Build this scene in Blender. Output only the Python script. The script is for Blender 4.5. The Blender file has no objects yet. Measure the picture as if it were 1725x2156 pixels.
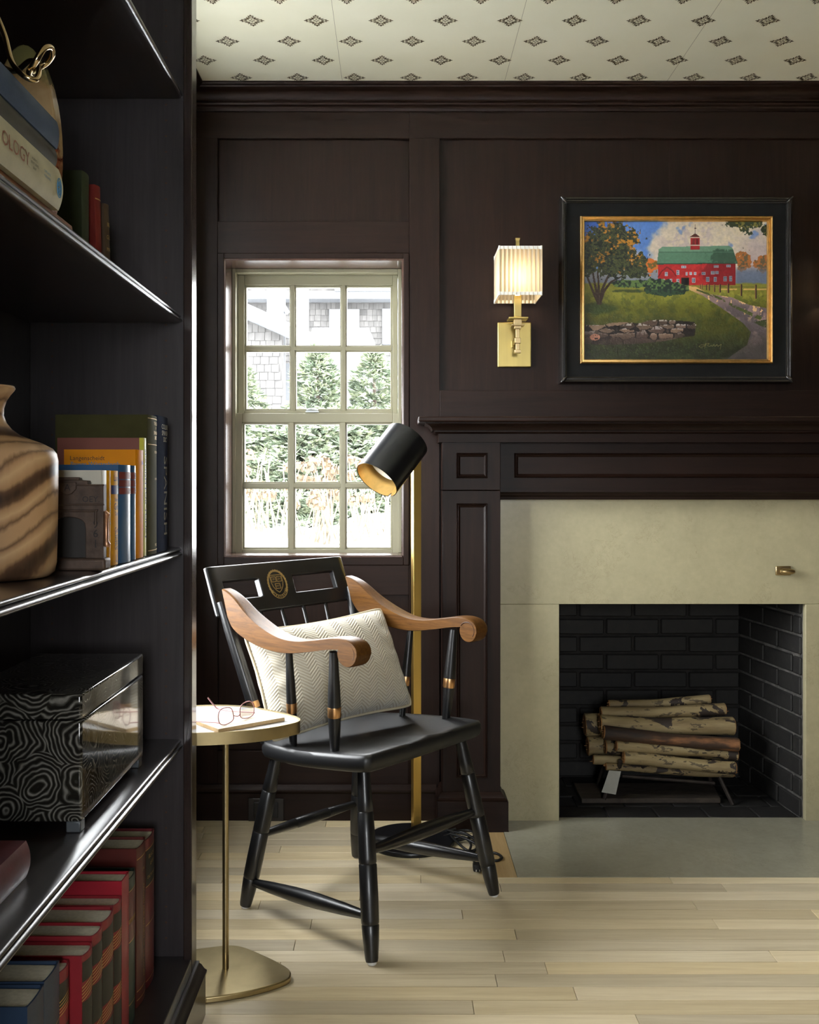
import bpy, bmesh, math, random
import numpy as np
from mathutils import Vector, Matrix

# ------------------------------------------------------------------ camera, world, exposure
scene = bpy.context.scene
C = scene.collection
F, CX, CY, EYE = 2100.0, 834.0, 1018.0, 1.10          # focal length in px, vanishing point, eye height
cam_d = bpy.data.cameras.new('camera')
cam_d.sensor_fit = 'VERTICAL'; cam_d.sensor_height = 36.0
cam_d.lens = F / 2156.0 * 36.0
cam_d.shift_x = (862.5 - CX) / 2156.0
cam_d.shift_y = -(1078.0 - CY) / 2156.0
cam_d.clip_start = 0.02; cam_d.clip_end = 300
cam = bpy.data.objects.new('camera', cam_d); C.objects.link(cam)
cam.location = (0, 0, EYE); cam.rotation_euler = (math.pi / 2, 0, 0)
scene.camera = cam

SKY = 25.0
world = bpy.data.worlds.new('overcast_sky'); scene.world = world; world.use_nodes = True
bg = world.node_tree.nodes['Background']
bg.inputs[0].default_value = (0.95, 0.98, 1.0, 1); bg.inputs[1].default_value = SKY

def portal(name, loc, rot, sx, sy):
    l = bpy.data.lights.new(name, 'AREA'); l.shape = 'RECTANGLE'; l.size = sx; l.size_y = sy
    l.cycles.is_portal = True
    o = bpy.data.objects.new(name, l); C.objects.link(o); o.location = loc; o.rotation_euler = rot
    return o
H2 = math.pi / 2
portal('portal_back_window', (-0.269, 3.47, 1.348), (-H2, 0, 0), 0.60, 0.99)
portal('portal_side_window', (-0.85, 2.56, 1.46), (0, -H2, 0), 1.62, 0.86)
portal('portal_added_rear_window', (.3, -2.52, 1.4), (H2, 0, 0), 0.80, 1.2)  # unseen rear opening, added to bring in light from behind the viewer

vs = scene.view_settings
vs.view_transform = 'Standard'; vs.look = 'None'; vs.exposure = 0.40; vs.gamma = 1.0; vs.use_curve_mapping = False
scene.display_settings.display_device = 'sRGB'
scene.cycles.max_bounces = 7; scene.cycles.diffuse_bounces = 4; scene.cycles.glossy_bounces = 4
scene.cycles.adaptive_threshold = .07; scene.cycles.transparent_max_bounces = 10; scene.cycles.sample_clamp_indirect = 6.0
scene.cycles.caustics_reflective = False; scene.cycles.caustics_refractive = False
scene.cycles.use_denoising = True

random.seed(7); rng = np.random.default_rng(7)
R = math.radians

# ------------------------------------------------------------------ helpers
def PX(x, Y): return (x - CX) * Y / F
def PZ(y, Y): return EYE - (y - CY) * Y / F
def at(x, y, Y): return Vector((PX(x, Y), Y, PZ(y, Y)))
WALL = 3.27
def WX(x): return PX(x, WALL)
def WZ(y): return PZ(y, WALL)

class MB:
    """collects geometry for one mesh"""
    def __init__(s): s.v = []; s.f = []; s.fm = []
    def add(s, vs_, fs_):
        n = len(s.v); s.v += [tuple(p) for p in vs_]; s.f += [tuple(i + n for i in q) for q in fs_]; return s
    def box(s, x0, x1, y0, y1, z0, z1):
        return s.add([(x0,y0,z0),(x1,y0,z0),(x1,y1,z0),(x0,y1,z0),(x0,y0,z1),(x1,y0,z1),(x1,y1,z1),(x0,y1,z1)],
                     [(0,3,2,1),(4,5,6,7),(0,1,5,4),(1,2,6,5),(2,3,7,6),(3,0,4,7)])
    def prism(s, poly, a, b, axis):
        """closed 2D polygon extruded from a to b along axis; poly in the two other axes in x,y,z order"""
        n = len(poly); mk = {'x': lambda p, t: (t, p[0], p[1]), 'y': lambda p, t: (p[0], t, p[1]), 'z': lambda p, t: (p[0], p[1], t)}[axis]
        vs_ = [mk(p, a) for p in poly] + [mk(p, b) for p in poly]
        fs_ = [tuple(range(n))[::-1], tuple(range(n, 2 * n))] + [(i, (i + 1) % n, n + (i + 1) % n, n + i) for i in range(n)]
        return s.add(vs_, fs_)
    def tube(s, pts, rad, n=12, cap=True, closed=False, flat=None):
        pts = [Vector(p) for p in pts]; m = len(pts)
        if not isinstance(rad, (list, tuple)): rad = [rad] * m
        vs_ = []; fs_ = []; prev = None
        for i, p in enumerate(pts):
            if closed: t = pts[(i + 1) % m] - pts[i - 1]
            else: t = pts[min(i + 1, m - 1)] - pts[max(i - 1, 0)]
            t = t.normalized() if t.length > 1e-9 else Vector((0, 0, 1))
            if prev is None:
                ref = Vector((0, 0, 1)) if abs(t.z) < .9 else Vector((1, 0, 0))
                a = t.cross(ref).normalized()
            else:
                a = (prev - t * prev.dot(t)).normalized()
            prev = a; b = t.cross(a)
            for k in range(n):
                th = 2 * math.pi * k / n
                vs_.append(p + a * (math.cos(th) * rad[i]) + b * (math.sin(th) * rad[i] * (flat or 1)))
        for i in range(m if closed else m - 1):
            j = (i + 1) % m
            for k in range(n):
                fs_.append((i*n+k, i*n+(k+1) % n, j*n+(k+1) % n, j*n+k))
        if cap and not closed:
            fs_.append(tuple(range(n))[::-1]); fs_.append(tuple((m-1)*n + k for k in range(n)))
        return s.add(vs_, fs_)
    def lathe(s, prof, c, n=32, cap=True):
        """profile of (r, z) about a vertical axis through c"""
        vs_ = []; fs_ = []
        for r, z in prof:
            for k in range(n):
                th = 2 * math.pi * k / n
                vs_.append((c[0] + r * math.cos(th), c[1] + r * math.sin(th), c[2] + z))
        for i in range(len(prof) - 1):
            for k in range(n):
                fs_.append((i*n+k, i*n+(k+1) % n, (i+1)*n+(k+1) % n, (i+1)*n+k))
        if cap:
            fs_.append(tuple(range(n))[::-1]); fs_.append(tuple((len(prof)-1)*n + k for k in range(n)))
        return s.add(vs_, fs_)
    def sweep(s, prof, path):
        """profile (offset outwards, z) swept with mitres along an open plan path of (x, y); outwards is to the right of travel"""
        P = [Vector(p) for p in path]; m = len(P); n = len(prof); vs_ = []
        for i in range(m):
            def nrm(a, b): d = (b - a).normalized(); return Vector((d.y, -d.x))
            if i == 0: o = nrm(P[0], P[1])
            elif i == m - 1: o = nrm(P[-2], P[-1])
            else:
                n1, n2 = nrm(P[i-1], P[i]), nrm(P[i], P[i+1]); o = (n1 + n2); o = o / max(o.dot(n1), .2)
            for d, z in prof: vs_.append((P[i].x + o.x * d, P[i].y + o.y * d, z))
        fs_ = []
        for i in range(m - 1):
            for k in range(n):
                fs_.append((i*n+k, (i+1)*n+k, (i+1)*n+(k+1) % n, i*n+(k+1) % n))
        fs_.append(tuple(range(n))); fs_.append(tuple((m-1)*n + k for k in range(n))[::-1])
        return s.add(vs_, fs_)
    def xf(s, M):
        s.v = [tuple(M @ Vector(p)) for p in s.v]; return s
    def mesh(s, name, origin=(0, 0, 0), smooth=None, fix=True):
        me = bpy.data.meshes.new(name)
        ox, oy, oz = origin
        me.from_pydata([(a - ox, b - oy, c - oz) for a, b, c in s.v], [], s.f)
        if fix:
            bm = bmesh.new(); bm.from_mesh(me); bmesh.ops.recalc_face_normals(bm, faces=bm.faces); bm.to_mesh(me); bm.free()
        if smooth is not None:
            for p in me.polygons: p.use_smooth = True
            try: me.set_sharp_from_angle(angle=R(smooth))
            except Exception: pass
        me.update()
        return me

ORG = {}
def root_of(o):
    while o.parent: o = o.parent
    return o
def obj(name, mb, mat, parent=None, local=False, smooth=None, bevel=0, seg=2, origin=None):
    """one mesh object; vertices come in world coordinates unless local, and are stored relative to the thing's origin"""
    org = (0, 0, 0)
    if parent is not None and not local: org = ORG.get(root_of(parent).name, (0, 0, 0))
    if origin is not None: org = origin
    me = mb.mesh(name, org, smooth) if isinstance(mb, MB) else mb
    if mat: me.materials.clear(); me.materials.append(mat)
    o = bpy.data.objects.new(name, me); C.objects.link(o)
    if parent is not None: o.parent = parent
    elif origin is not None: o.location = origin; ORG[o.name] = tuple(origin)
    if bevel:
        b = o.modifiers.new('edge', 'BEVEL'); b.width = bevel; b.segments = seg; b.limit_method = 'ANGLE'; b.angle_limit = R(40)
        for p in me.polygons: p.use_smooth = True
        try: me.set_sharp_from_angle(angle=R(35))
        except Exception: pass
    return o
def tag(o, label=None, cat=None, group=None, kind=None):
    if label: o['label'] = label
    if cat: o['category'] = cat
    if group: o['group'] = group
    if kind: o['kind'] = kind
    return o
def thing(name, label=None, cat=None, loc=(0, 0, 0), rz=0, group=None, kind=None):
    o = bpy.data.objects.new(name, None); C.objects.link(o)
    o.location = loc; o.rotation_euler = (0, 0, rz); o.empty_display_size = .05
    ORG[o.name] = tuple(loc)
    return tag(o, label, cat, group, kind)
def copy_tree(o, parent=None):
    c = o.copy(); C.objects.link(c)
    if parent: c.parent = parent
    for ch in list(o.children): copy_tree(ch, c)
    return c
def catmull(pts, n=8, closed=False):
    P = [Vector(p) for p in pts]; m = len(P); out = []
    for i in range(m if closed else m - 1):
        if closed: p0, p1, p2, p3 = P[i-1], P[i], P[(i+1) % m], P[(i+2) % m]
        else: p0, p1, p2, p3 = P[max(i-1, 0)], P[i], P[i+1], P[min(i+2, m-1)]
        for k in range(n):
            t = k / n
            out.append(.5 * ((2*p1) + (p2-p0)*t + (2*p0-5*p1+4*p2-p3)*t*t + (3*p1-p0-3*p2+p3)*t*t*t))
    if not closed: out.append(P[-1])
    return out
def text2d(s, size=1.0, align='CENTER'):
    cu = bpy.data.curves.new('t', 'FONT'); cu.body = s; cu.size = size; cu.align_x = align; cu.align_y = 'CENTER'; cu.resolution_u = 2
    o = bpy.data.objects.new('t', cu); C.objects.link(o)
    dg = bpy.context.evaluated_depsgraph_get(); dg.update()
    me = bpy.data.meshes.new_from_object(o.evaluated_get(dg))
    v = [tuple(p.co[:2]) for p in me.vertices]; f = [tuple(p.vertices) for p in me.polygons]
    bpy.data.objects.remove(o); bpy.data.curves.remove(cu); bpy.data.meshes.remove(me)
    return v, f

# ------------------------------------------------------------------ materials
def srgb(r, g, b):
    f = lambda c: (c/255/12.92) if c/255 <= .04045 else ((c/255 + .055)/1.055) ** 2.4
    return (f(r), f(g), f(b))
class NT:
    def __init__(s, name):
        s.m = bpy.data.materials.new(name); s.m.use_nodes = True; s.t = s.m.node_tree
        s.p = s.t.nodes['Principled BSDF']; s.o = s.t.nodes['Material Output']
    def n(s, typ, **kw):
        x = s.t.nodes.new(typ)
        for k, v in kw.items():
            if k.startswith('i_'):
                key = k[2:]; key = int(key) if key.isdigit() else key.replace('_', ' ')
                if hasattr(v, 'is_output') or isinstance(v, bpy.types.NodeSocket): s.t.links.new(v, x.inputs[key])
                else: x.inputs[key].default_value = v
            else: setattr(x, k, v)
        return x
    def l(s, a, b): s.t.links.new(a, b)
    def math(s, op, a, b=None, c=None):
        x = s.t.nodes.new('ShaderNodeMath'); x.operation = op
        for i, v in enumerate((a, b, c)):
            if v is None: continue
            if isinstance(v, bpy.types.NodeSocket): s.t.links.new(v, x.inputs[i])
            else: x.inputs[i].default_value = v
        return x.outputs[0]
    def ramp(s, fac, stops):
        x = s.t.nodes.new('ShaderNodeValToRGB'); e = x.color_ramp.elements
        while len(e) < len(stops): e.new(.5)
        for i, (p, c) in enumerate(stops):
            e[i].position = p; e[i].color = (c[0], c[1], c[2], 1)
        s.l(fac, x.inputs[0]); return x.outputs[0]
    def coord(s, scale=(1, 1, 1), which='Object', rnd=False):
        tc = s.n('ShaderNodeTexCoord'); mp = s.n('ShaderNodeMapping'); s.l(tc.outputs[which], mp.inputs[0]); mp.inputs['Scale'].default_value = scale
        if rnd:
            oi = s.n('ShaderNodeObjectInfo'); cb = s.n('ShaderNodeCombineXYZ')
            for k in range(3): s.l(s.math('MULTIPLY', oi.outputs['Random'], 17.3 + 9 * k), cb.inputs[k])
            s.l(cb.outputs[0], mp.inputs['Location'])
        return mp.outputs[0]
    def noise(s, co, scale, detail=3, rough=.55, dist=0):
        x = s.n('ShaderNodeTexNoise'); s.l(co, x.inputs['Vector']); x.inputs['Scale'].default_value = scale; x.inputs['Detail'].default_value = detail
        x.inputs['Roughness'].default_value = rough; x.inputs['Distortion'].default_value = dist; return x.outputs['Fac']
    def bump(s, h, strength=.2, dist=.002):
        b = s.n('ShaderNodeBump'); b.inputs['Strength'].default_value = strength; b.inputs['Distance'].default_value = dist
        s.l(h, b.inputs['Height']); s.l(b.outputs[0], s.p.inputs['Normal']); return b
    def setp(s, **kw):
        for k, v in kw.items(): s.p.inputs[k.replace('_', ' ')].default_value = v
def mul(c, k): return tuple(min(1, max(0, x * k)) for x in c)
def mat(name, col, rough=.5, metal=0., var=.12, scale=14., bump=0., bscale=90., stretch=(1, 1, 1), spec=.5, coat=0., sheen=0., aniso=None, rnd=False):
    t = NT(name); co = t.coord(stretch, rnd=rnd); n = t.noise(co, scale, 4)
    c = t.ramp(n, [(.3, mul(col, 1 - var)), (.7, mul(col, 1 + var))]); t.l(c, t.p.inputs['Base Color'])
    t.setp(Roughness=rough, Metallic=metal, Specular_IOR_Level=spec, Coat_Weight=coat, Coat_Roughness=.15, Sheen_Weight=sheen)
    if bump: t.bump(t.noise(t.coord(stretch), bscale, 3), bump, .0015)
    return t.m
def wood(name, dark, light, axis='z', rough=.35, scale=1.0, coat=0., spec=.5, bump=.06, rnd=False, amount=1.0, coatr=.12):
    t = NT(name); st = {'x': (1.2, 22, 22), 'y': (22, 1.2, 22), 'z': (22, 22, 1.2)}[axis]
    co = t.coord(tuple(k * scale for k in st), rnd=rnd)
    n1 = t.noise(co, 2.2, 6, .65, .6); n2 = t.noise(co, 9, 3, .6)
    n = t.math('ADD', t.math('MULTIPLY', n1, .7), t.math('MULTIPLY', n2, .3))
    c = t.ramp(n, [(.33, dark), (.66, light)])
    if rnd:
        oi = t.n('ShaderNodeObjectInfo'); hs = t.n('ShaderNodeHueSaturation'); t.l(c, hs.inputs['Color'])
        t.l(t.math('ADD', t.math('MULTIPLY', oi.outputs['Random'], .42 * amount), 1 - .2 * amount), hs.inputs['Value'])
        t.l(t.math('ADD', t.math('MULTIPLY', t.math('FRACT', t.math('MULTIPLY', oi.outputs['Random'], 7.7)), .35 * amount), 1 - .18 * amount), hs.inputs['Saturation'])
        c = hs.outputs[0]
    t.l(c, t.p.inputs['Base Color'])
    t.setp(Roughness=rough, Specular_IOR_Level=spec, Coat_Weight=coat, Coat_Roughness=coatr)
    t.bump(n, bump, .001)
    return t.m

DARKW = (.0086, .0038, .0023); LIGHTW = (.0175, .0080, .0051)
M_wall_v = wood('walnut_panelling_upright_grain', DARKW, LIGHTW, 'z', .42, spec=.17)
M_wall_h = wood('walnut_panelling_level_grain', DARKW, LIGHTW, 'x', .42, spec=.17)
M_case_v = wood('dark_stained_case_upright', (.027, .0225, .024), (.045, .0375, .040), 'z', .36, spec=.4)
M_case_y = wood('dark_stained_case_shelf', (.016, .012, .0115), (.028, .020, .019), 'y', .29, coat=.6, bump=0, coatr=.22)
M_case_face = wood('dark_stained_case_face', (.020, .013, .012), (.036, .023, .020), 'z', .22, coat=.3)
M_oak = wood('pale_oak_strip', srgb(214, 194, 156), srgb(238, 222, 188), 'x', .36, .8, rnd=True, bump=.06, amount=.85)
M_sub = mat('dark_gap_under_boards', (.02, .013, .008), .9)
M_board_y = wood('pale_oak_border', srgb(165, 135, 92), srgb(190, 162, 116), 'y', .36, .8, bump=.05)
M_window = mat('putty_window_paint', srgb(146, 142, 117), .38, var=.04, scale=5)
M_reveal = wood('dark_window_reveal', (.05, .025, .018), (.085, .045, .032), 'z', .22, coat=.3)
M_brass = mat('brushed_brass', (.80, .54, .15), .34, 1, .12, 30, .05, 120, (1, 1, .05))
M_brass_a = mat('antique_brass', (.52, .39, .20), .30, 1, .12, 30, .04, 120)
M_gold = mat('gold_leaf_trim', (.72, .44, .16), .33, 1, .15, 60)
M_copper = mat('copper_gilt_band', (.78, .44, .20), .30, 1, .1, 60)
M_black_seat = mat('black_satin_seat', (.006, .0062, .007), .43, 0, .2, 30, .02, 60, spec=.7)
M_gold_print = mat('gold_foil_lettering', (.62, .42, .15), .45, .6, .1, 200)
M_black = mat('black_satin_lacquer', (.006, .006, .0065), .36, 0, .2, 30, .02, 60, spec=.65, coat=.2)
M_black_metal = mat('black_powder_coat', (.006, .0065, .008), .30, 0, .15, 60)
M_steel = mat('dark_grate_iron', (.045, .035, .03), .6, .5, .3, 40, .3, 90)
M_white_lac = mat('white_trim_paint', (.80, .80, .78), .6, var=.05)
M_paper = mat('cream_page_edges', srgb(196, 190, 170), .8, var=.12, scale=160, stretch=(1, 1, 1))
def glass_mat(name, refl=.06, tint=(1, 1, 1)):
    t = NT(name); tr = t.n('ShaderNodeBsdfTransparent'); gl = t.n('ShaderNodeBsdfGlossy'); mx = t.n('ShaderNodeMixShader')
    tr.inputs[0].default_value = (*tint, 1); gl.inputs['Roughness'].default_value = .01
    lw = t.n('ShaderNodeLayerWeight'); lw.inputs[0].default_value = .3
    n = t.noise(t.coord(), 3.0, 2)
    f = t.math('ADD', t.math('MULTIPLY', lw.outputs['Fresnel'], .5), t.math('MULTIPLY', n, refl * .3))
    t.l(t.math('MINIMUM', f, .5), mx.inputs[0]); t.l(tr.outputs[0], mx.inputs[1]); t.l(gl.outputs[0], mx.inputs[2]); t.l(mx.outputs[0], t.o.inputs[0])
    return t.m
M_glass = glass_mat('window_glass')
M_lens = glass_mat('spectacle_lens', .1)

# wall of stone slabs
def stone_mat(name, base, vein, rough=.32):
    t = NT(name); co = t.coord()
    n = t.noise(co, 7, 6, .7); n2 = t.noise(co, 60, 3)
    c = t.ramp(t.math('ADD', t.math('MULTIPLY', n, .7), t.math('MULTIPLY', n2, .3)), [(.32, mul(base, .86)), (.68, mul(base, 1.1))])
    v = t.noise(co, 22, 7, .75, 1.6); d = t.math('ABSOLUTE', t.math('SUBTRACT', v, .5))
    patch = t.noise(co, 5, 2)
    k = t.math('MULTIPLY', t.math('LESS_THAN', d, .007), t.math('GREATER_THAN', patch, .56))
    k = t.math('MULTIPLY', k, .36)
    mx = t.n('ShaderNodeMix', data_type='RGBA'); t.l(k, mx.inputs[0]); t.l(c, mx.inputs[6]); mx.inputs[7].default_value = (*vein, 1)
    t.l(mx.outputs[2], t.p.inputs['Base Color']); t.setp(Roughness=rough)
    return t.m
M_stone = stone_mat('beige_limestone', srgb(176, 168, 136), srgb(104, 78, 52))
M_hearth = stone_mat('honed_hearth_stone', srgb(160, 156, 138), srgb(110, 96, 78), .22)
M_marble = stone_mat('white_marble_top', (.82, .83, .84), srgb(150, 156, 166), .2)

# soot-black brick with worn mortar dust
def brick_mat():
    t = NT('sooty_firebrick'); co = t.coord(rnd=True); n = t.noise(co, 30, 6, .7); m = t.noise(co, 9, 4)
    c = t.ramp(n, [(.3, (.006, .0055, .0055)), (.62, (.013, .0115, .010)), (.9, (.05, .045, .04))])
    t.l(c, t.p.inputs['Base Color']); t.setp(Roughness=.7); t.bump(t.math('ADD', n, m), .5, .004); return t.m
M_brick = brick_mat()
M_mortar = mat('pale_dusty_mortar', (.07, .065, .06), .9, 0, .6, 30, .4, 70)
M_mortar_dark = mat('sooty_mortar', (.016, .014, .013), .9, 0, .5, 30, .4, 70)

# ------------------------------------------------------------------ floor
XL, XR, YR = -0.70, 2.62, -2.45          # left wall, right wall, rear wall
CEIL = 2.388
fl = obj('floor', MB().box(-.78, XR, YR, WALL + .03, -.06, -.0125), M_sub); tag(fl, kind='structure'); ORG['floor'] = (0, 0, 0)
ROW = .0565; HL, HRt, HF = .340, 1.528, 2.786; BL, BR = .283, 1.585
unit = MB().box(0, 1, 0, 1, 0, 1)
def board(x0, x1, y0, y1, m=M_oak):
    g = .0007
    o = obj('board', MB().box(0, x1 - x0 - 2*g, 0, y1 - y0 - 2*g, -.012, 0), m, fl, local=True, bevel=.0006, seg=1)
    o.location = (x0 + g, y0 + g, 0); return o
k = -12
while True:
    y0 = 2.067 + ROW * k; y1 = y0 + ROW
    if y0 > WALL - .005: break
    y1 = min(y1, WALL)
    x = -.775 - random.random() * .9
    while x < XR:
        ln = .55 + random.random() * .95
        a, b = max(x, -.775), min(x + ln, XR); x += ln
        if b - a < .02: continue
        if y1 <= HF or y0 >= HF:
            if y0 >= HF:                     # beside the hearth: stop at its border
                for (s0, s1) in ((-9, BL), (BR, 9)):
                    c0, c1 = max(a, s0), min(b, s1)
                    if c1 - c0 > .01: board(c0, c1, y0, y1)
            else: board(a, b, y0, y1)
        else:
            for (s0, s1, yy) in ((-9, BL, y1), (BL, BR, HF), (BR, 9, y1)):
                c0, c1 = max(a, s0), min(b, s1)
                if c1 - c0 > .01: board(c0, c1, y0, yy)
    k += 1
for (a, b) in ((BL, HL), (HRt, BR)): board(a, b, HF, 3.20, M_board_y)
# the floor nearer than the photograph shows, joined
ymin = 2.067 - ROW * 12; mb = MB(); y = YR
while y < ymin - .001:
    x = -.775 - random.random()
    while x < XR:
        ln = .7 + random.random(); a, b = max(x, -.775), min(x + ln, XR); x += ln
        if b > a: mb.box(a + .0005, b - .0005, y + .0005, min(y + ROW, ymin) - .0005, -.012, 0)
    y += ROW
o = obj('floorboards_behind_viewer', mb, M_oak, fl); tag(o, kind='stuff')

# ------------------------------------------------------------------ ceiling with printed paper
t = NT('cream_wallpaper'); n_ = t.noise(t.coord(), 3, 3); t.l(t.ramp(n_, [(.3, srgb(236, 233, 206)), (.7, srgb(243, 241, 217))]), t.p.inputs['Base Color']); t.setp(Roughness=.42, Specular_IOR_Level=.35)
M_paper_ceiling = t.m
ce = obj('ceiling', MB().box(-.9, XR + .1, YR - .1, WALL + .3, CEIL, CEIL + .12), M_paper_ceiling); tag(ce, kind='structure'); ORG['ceiling'] = (0, 0, 0)
def leaf2d(x, y, ang, ln, w, n=5):
    pts = []
    for i in range(n + 1):
        s = i / n; pts.append((s * ln, w * math.sin(math.pi * s ** .8)))
    for i in range(n - 1, 0, -1):
        s = i / n; pts.append((s * ln, -w * math.sin(math.pi * s ** .8)))
    ca, sa = math.cos(ang), math.sin(ang)
    return [(x + a * ca - b * sa, y + a * sa + b * ca) for a, b in pts]
motif = []
for q in range(4):
    a = q * H2; pol = lambda r, t_: (r * math.cos(a + t_), r * math.sin(a + t_))
    motif.append(leaf2d(*pol(.0030, 0), a, .0070, .0019)); motif.append(leaf2d(*pol(.0125, 0), a, .0100, .0013))
    motif.append(leaf2d(*pol(.0245, 0), a, .0110, .0029))
    for s in (1, -1):
        motif.append(leaf2d(*pol(.0240, .07 * s), a + s * .95, .0085, .0023))
        motif.append(leaf2d(*pol(.0130, .22 * s), a + s * .34, .0135, .0021))
        motif.append(leaf2d(*pol(.0120, .52 * s), a + s * .60, .0135, .0023))
    motif.append(leaf2d(*pol(.0085, H2 / 2), a + H2 / 2, .0130, .0022)); motif.append(leaf2d(*pol(.0020, H2 / 2), a + H2 / 2, .0050, .0012))
mb = MB()
for j in range(-38, 4):
    yc = 2.775 + .130 * j + .130 * 3 - .39
    for i in range(-5, 16):
        xc = .1374 + .1795 * i + (.08975 if j % 2 else 0)
        if not (-.68 < xc < XR and YR < yc < 3.26): continue
        for poly in motif:
            mb.add([(xc + a, yc + b, CEIL - .0004) for a, b in poly], [tuple(range(len(poly)))])
o = obj('wallpaper_print', mb, mat('bronze_ink', (.10, .072, .030), .42, .5, .2, 90), ce); tag(o, kind='stuff')
mb = MB()
for i in range(-1, 6): mb.box(-.172 + .52 * i - .0005, -.172 + .52 * i + .0005, YR, 3.25, CEIL - .0003, CEIL - .0001)
obj('paper_seam', mb, mat('dark_paper_seam', srgb(150, 142, 118), .6), ce)  # seams drawn as thin darker strips

# ------------------------------------------------------------------ shell walls
OX0, OX1, OZ0, OZ1 = WX(472), WX(850), WZ(1173), WZ(545)       # window opening
FX0, FX1, FZ = .532, 1.3356, .707                              # fireplace opening
wb = MB(); YB0, YB1 = 3.30, 3.50
wb.box(-.95, OX0, YB0, YB1, -.06, CEIL); wb.box(OX0, OX1, YB0, YB1, -.06, OZ0); wb.box(OX0, OX1, YB0, YB1, OZ1, CEIL)
FW0, FW1 = FX0 - .17, FX1 + .17; wb.box(OX1, FW0, YB0, YB1, -.06, CEIL); wb.box(FW0, FW1, YB0, YB1, 1.042, CEIL); wb.box(FW1, XR + .2, YB0, YB1, -.06, CEIL)
wall = obj('wall_back', wb, M_wall_v); tag(wall, kind='structure'); ORG['wall_back'] = (0, 0, 0)
PR, PN = WALL, WALL + .016       # rail face, panel face
def wpart(name, x0, x1, z0, z1, y, m, bev=.0012): return obj(name, MB().box(x0, x1, y, YB0, z0, z1), m, wall, bevel=bev)
zf, zc = WZ(291), CEIL
wpart('frieze_rail', XL, WX(862), zf, zc, PR, M_wall_h); wpart('frieze_rail', WX(862), XR, zf, zc, PR, M_wall_h)
wpart('stile', XL, WX(458), 0, zf, PR, M_wall_v); wpart('stile', WX(862), WX(926), 0, zf, PR, M_wall_v)
xw0, xw1 = WX(458), WX(862)
wpart('panel', xw0, xw1, WZ(466), zf, PN, M_wall_v)
wpart('rail', xw0, xw1, WZ(533), WZ(466), PR, M_wall_h)
wpart('rail', xw0, xw1, WZ(1253), WZ(1190), PR, M_wall_h)
wpart('panel', xw0, xw1, WZ(1581), WZ(1253), PN, M_wall_v)
wpart('rail', xw0, xw1, 0, WZ(1581), PR, M_wall_h)
wpart('panel', WX(926), WX(1413), WZ(822), zf, PN, M_wall_v, .0006); wpart('panel', WX(1413), 1.95, WZ(822), zf, PN, M_wall_v, .0006)
wpart('rail', WX(926), 1.95, WZ(905), WZ(822), PR, M_wall_h)
wpart('stile', 1.95, 2.05, 0, zf, PR, M_wall_v); wpart('panel', 2.05, XR, .2, zf, PN, M_wall_v)
# casing round the window, a hair proud of the rails
cy = PR - .003
obj('window_casing', MB().box(xw0, OX0, cy, YB0, WZ(1190), WZ(533)), M_wall_v, wall, bevel=.002)
obj('window_casing', MB().box(OX1, xw1, cy, YB0, WZ(1190), WZ(533)), M_wall_v, wall, bevel=.002)
obj('window_casing', MB().box(OX0, OX1, cy, YB0, OZ1, WZ(533)), M_wall_h, wall, bevel=.002)
obj('window_casing', MB().box(OX0, OX1, cy, YB0, WZ(1190), OZ0), M_wall_h, wall, bevel=.002)
# crown moulding, back and left
CR = [(0, 2.318), (.008, 2.318), (.010, 2.326), (.014, 2.330), (.020, 2.3305), (.025, 2.333), (.027, 2.338), (.025, 2.343), (.030, 2.346)]
CR += [(.030 + .036 * (1 - math.cos(i / 7 * H2)), 2.346 + .026 * math.sin(i / 7 * H2)) for i in range(1, 8)]
CR += [(.070, 2.373), (.072, 2.378), (.078, 2.379), (.081, 2.383), (.081, 2.388), (0, 2.388)]
o = obj('trim_1', MB().sweep(CR, [(XL, 2.062), (XL, WALL), (XR, WALL)]), M_wall_h, smooth=30); tag(o, kind='structure')
# baseboard
BB = [(0, 0), (.016, 0), (.016, WZ(1668)), (.018, WZ(1667)), (.022, WZ(1663)), (.022, WZ(1660)), (.016, WZ(1657)), (.013, WZ(1653)), (.010, WZ(1650)), (0, WZ(1650))]
o = obj('baseboard_back', MB().sweep(BB, [(XL, WALL), (.132, WALL)]), M_wall_h, smooth=30); tag(o, kind='structure')
o = obj('baseboard_right', MB().sweep(BB, [(1.74, WALL), (XR, WALL)]), M_wall_h, smooth=30); tag(o, kind='structure')

# left wall (a recess holds the bookcase, a second window lights the corner), right wall, rear wall with a window added for front light
SY0, SY1, SZ0, SZ1 = 2.14, 2.98, .66, 2.26
wl = MB(); X0, X1 = -.90, XL
wl.box(X0, X1, 2.066, SY0, -.06, CEIL).box(X0, X1, SY1, 3.30, -.06, CEIL).box(X0, X1, SY0, SY1, -.06, SZ0).box(X0, X1, SY0, SY1, SZ1, CEIL)
wl.box(X0, -.765, YR, 2.066, -.06, CEIL)
o = obj('wall_left', wl, M_wall_v); tag(o, kind='structure')
o = obj('wall_right', MB().box(XR, XR + .15, YR, 3.30, -.06, CEIL), M_wall_v); tag(o, kind='structure')
wr = MB(); yy0, yy1 = YR - .15, YR
xs = [(-.1, .7)]; e = -.95  # opening added in the unseen rear wall for front light
for (a, b) in xs:
    wr.box(e, a, yy0, yy1, -.06, CEIL); wr.box(a, b, yy0, yy1, -.06, .8); wr.box(a, b, yy0, yy1, 2.0, CEIL); e = b
wr.box(e, XR + .15, yy0, yy1, -.06, CEIL)
o = obj('wall_rear', wr, M_wall_v); tag(o, kind='structure')

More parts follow.
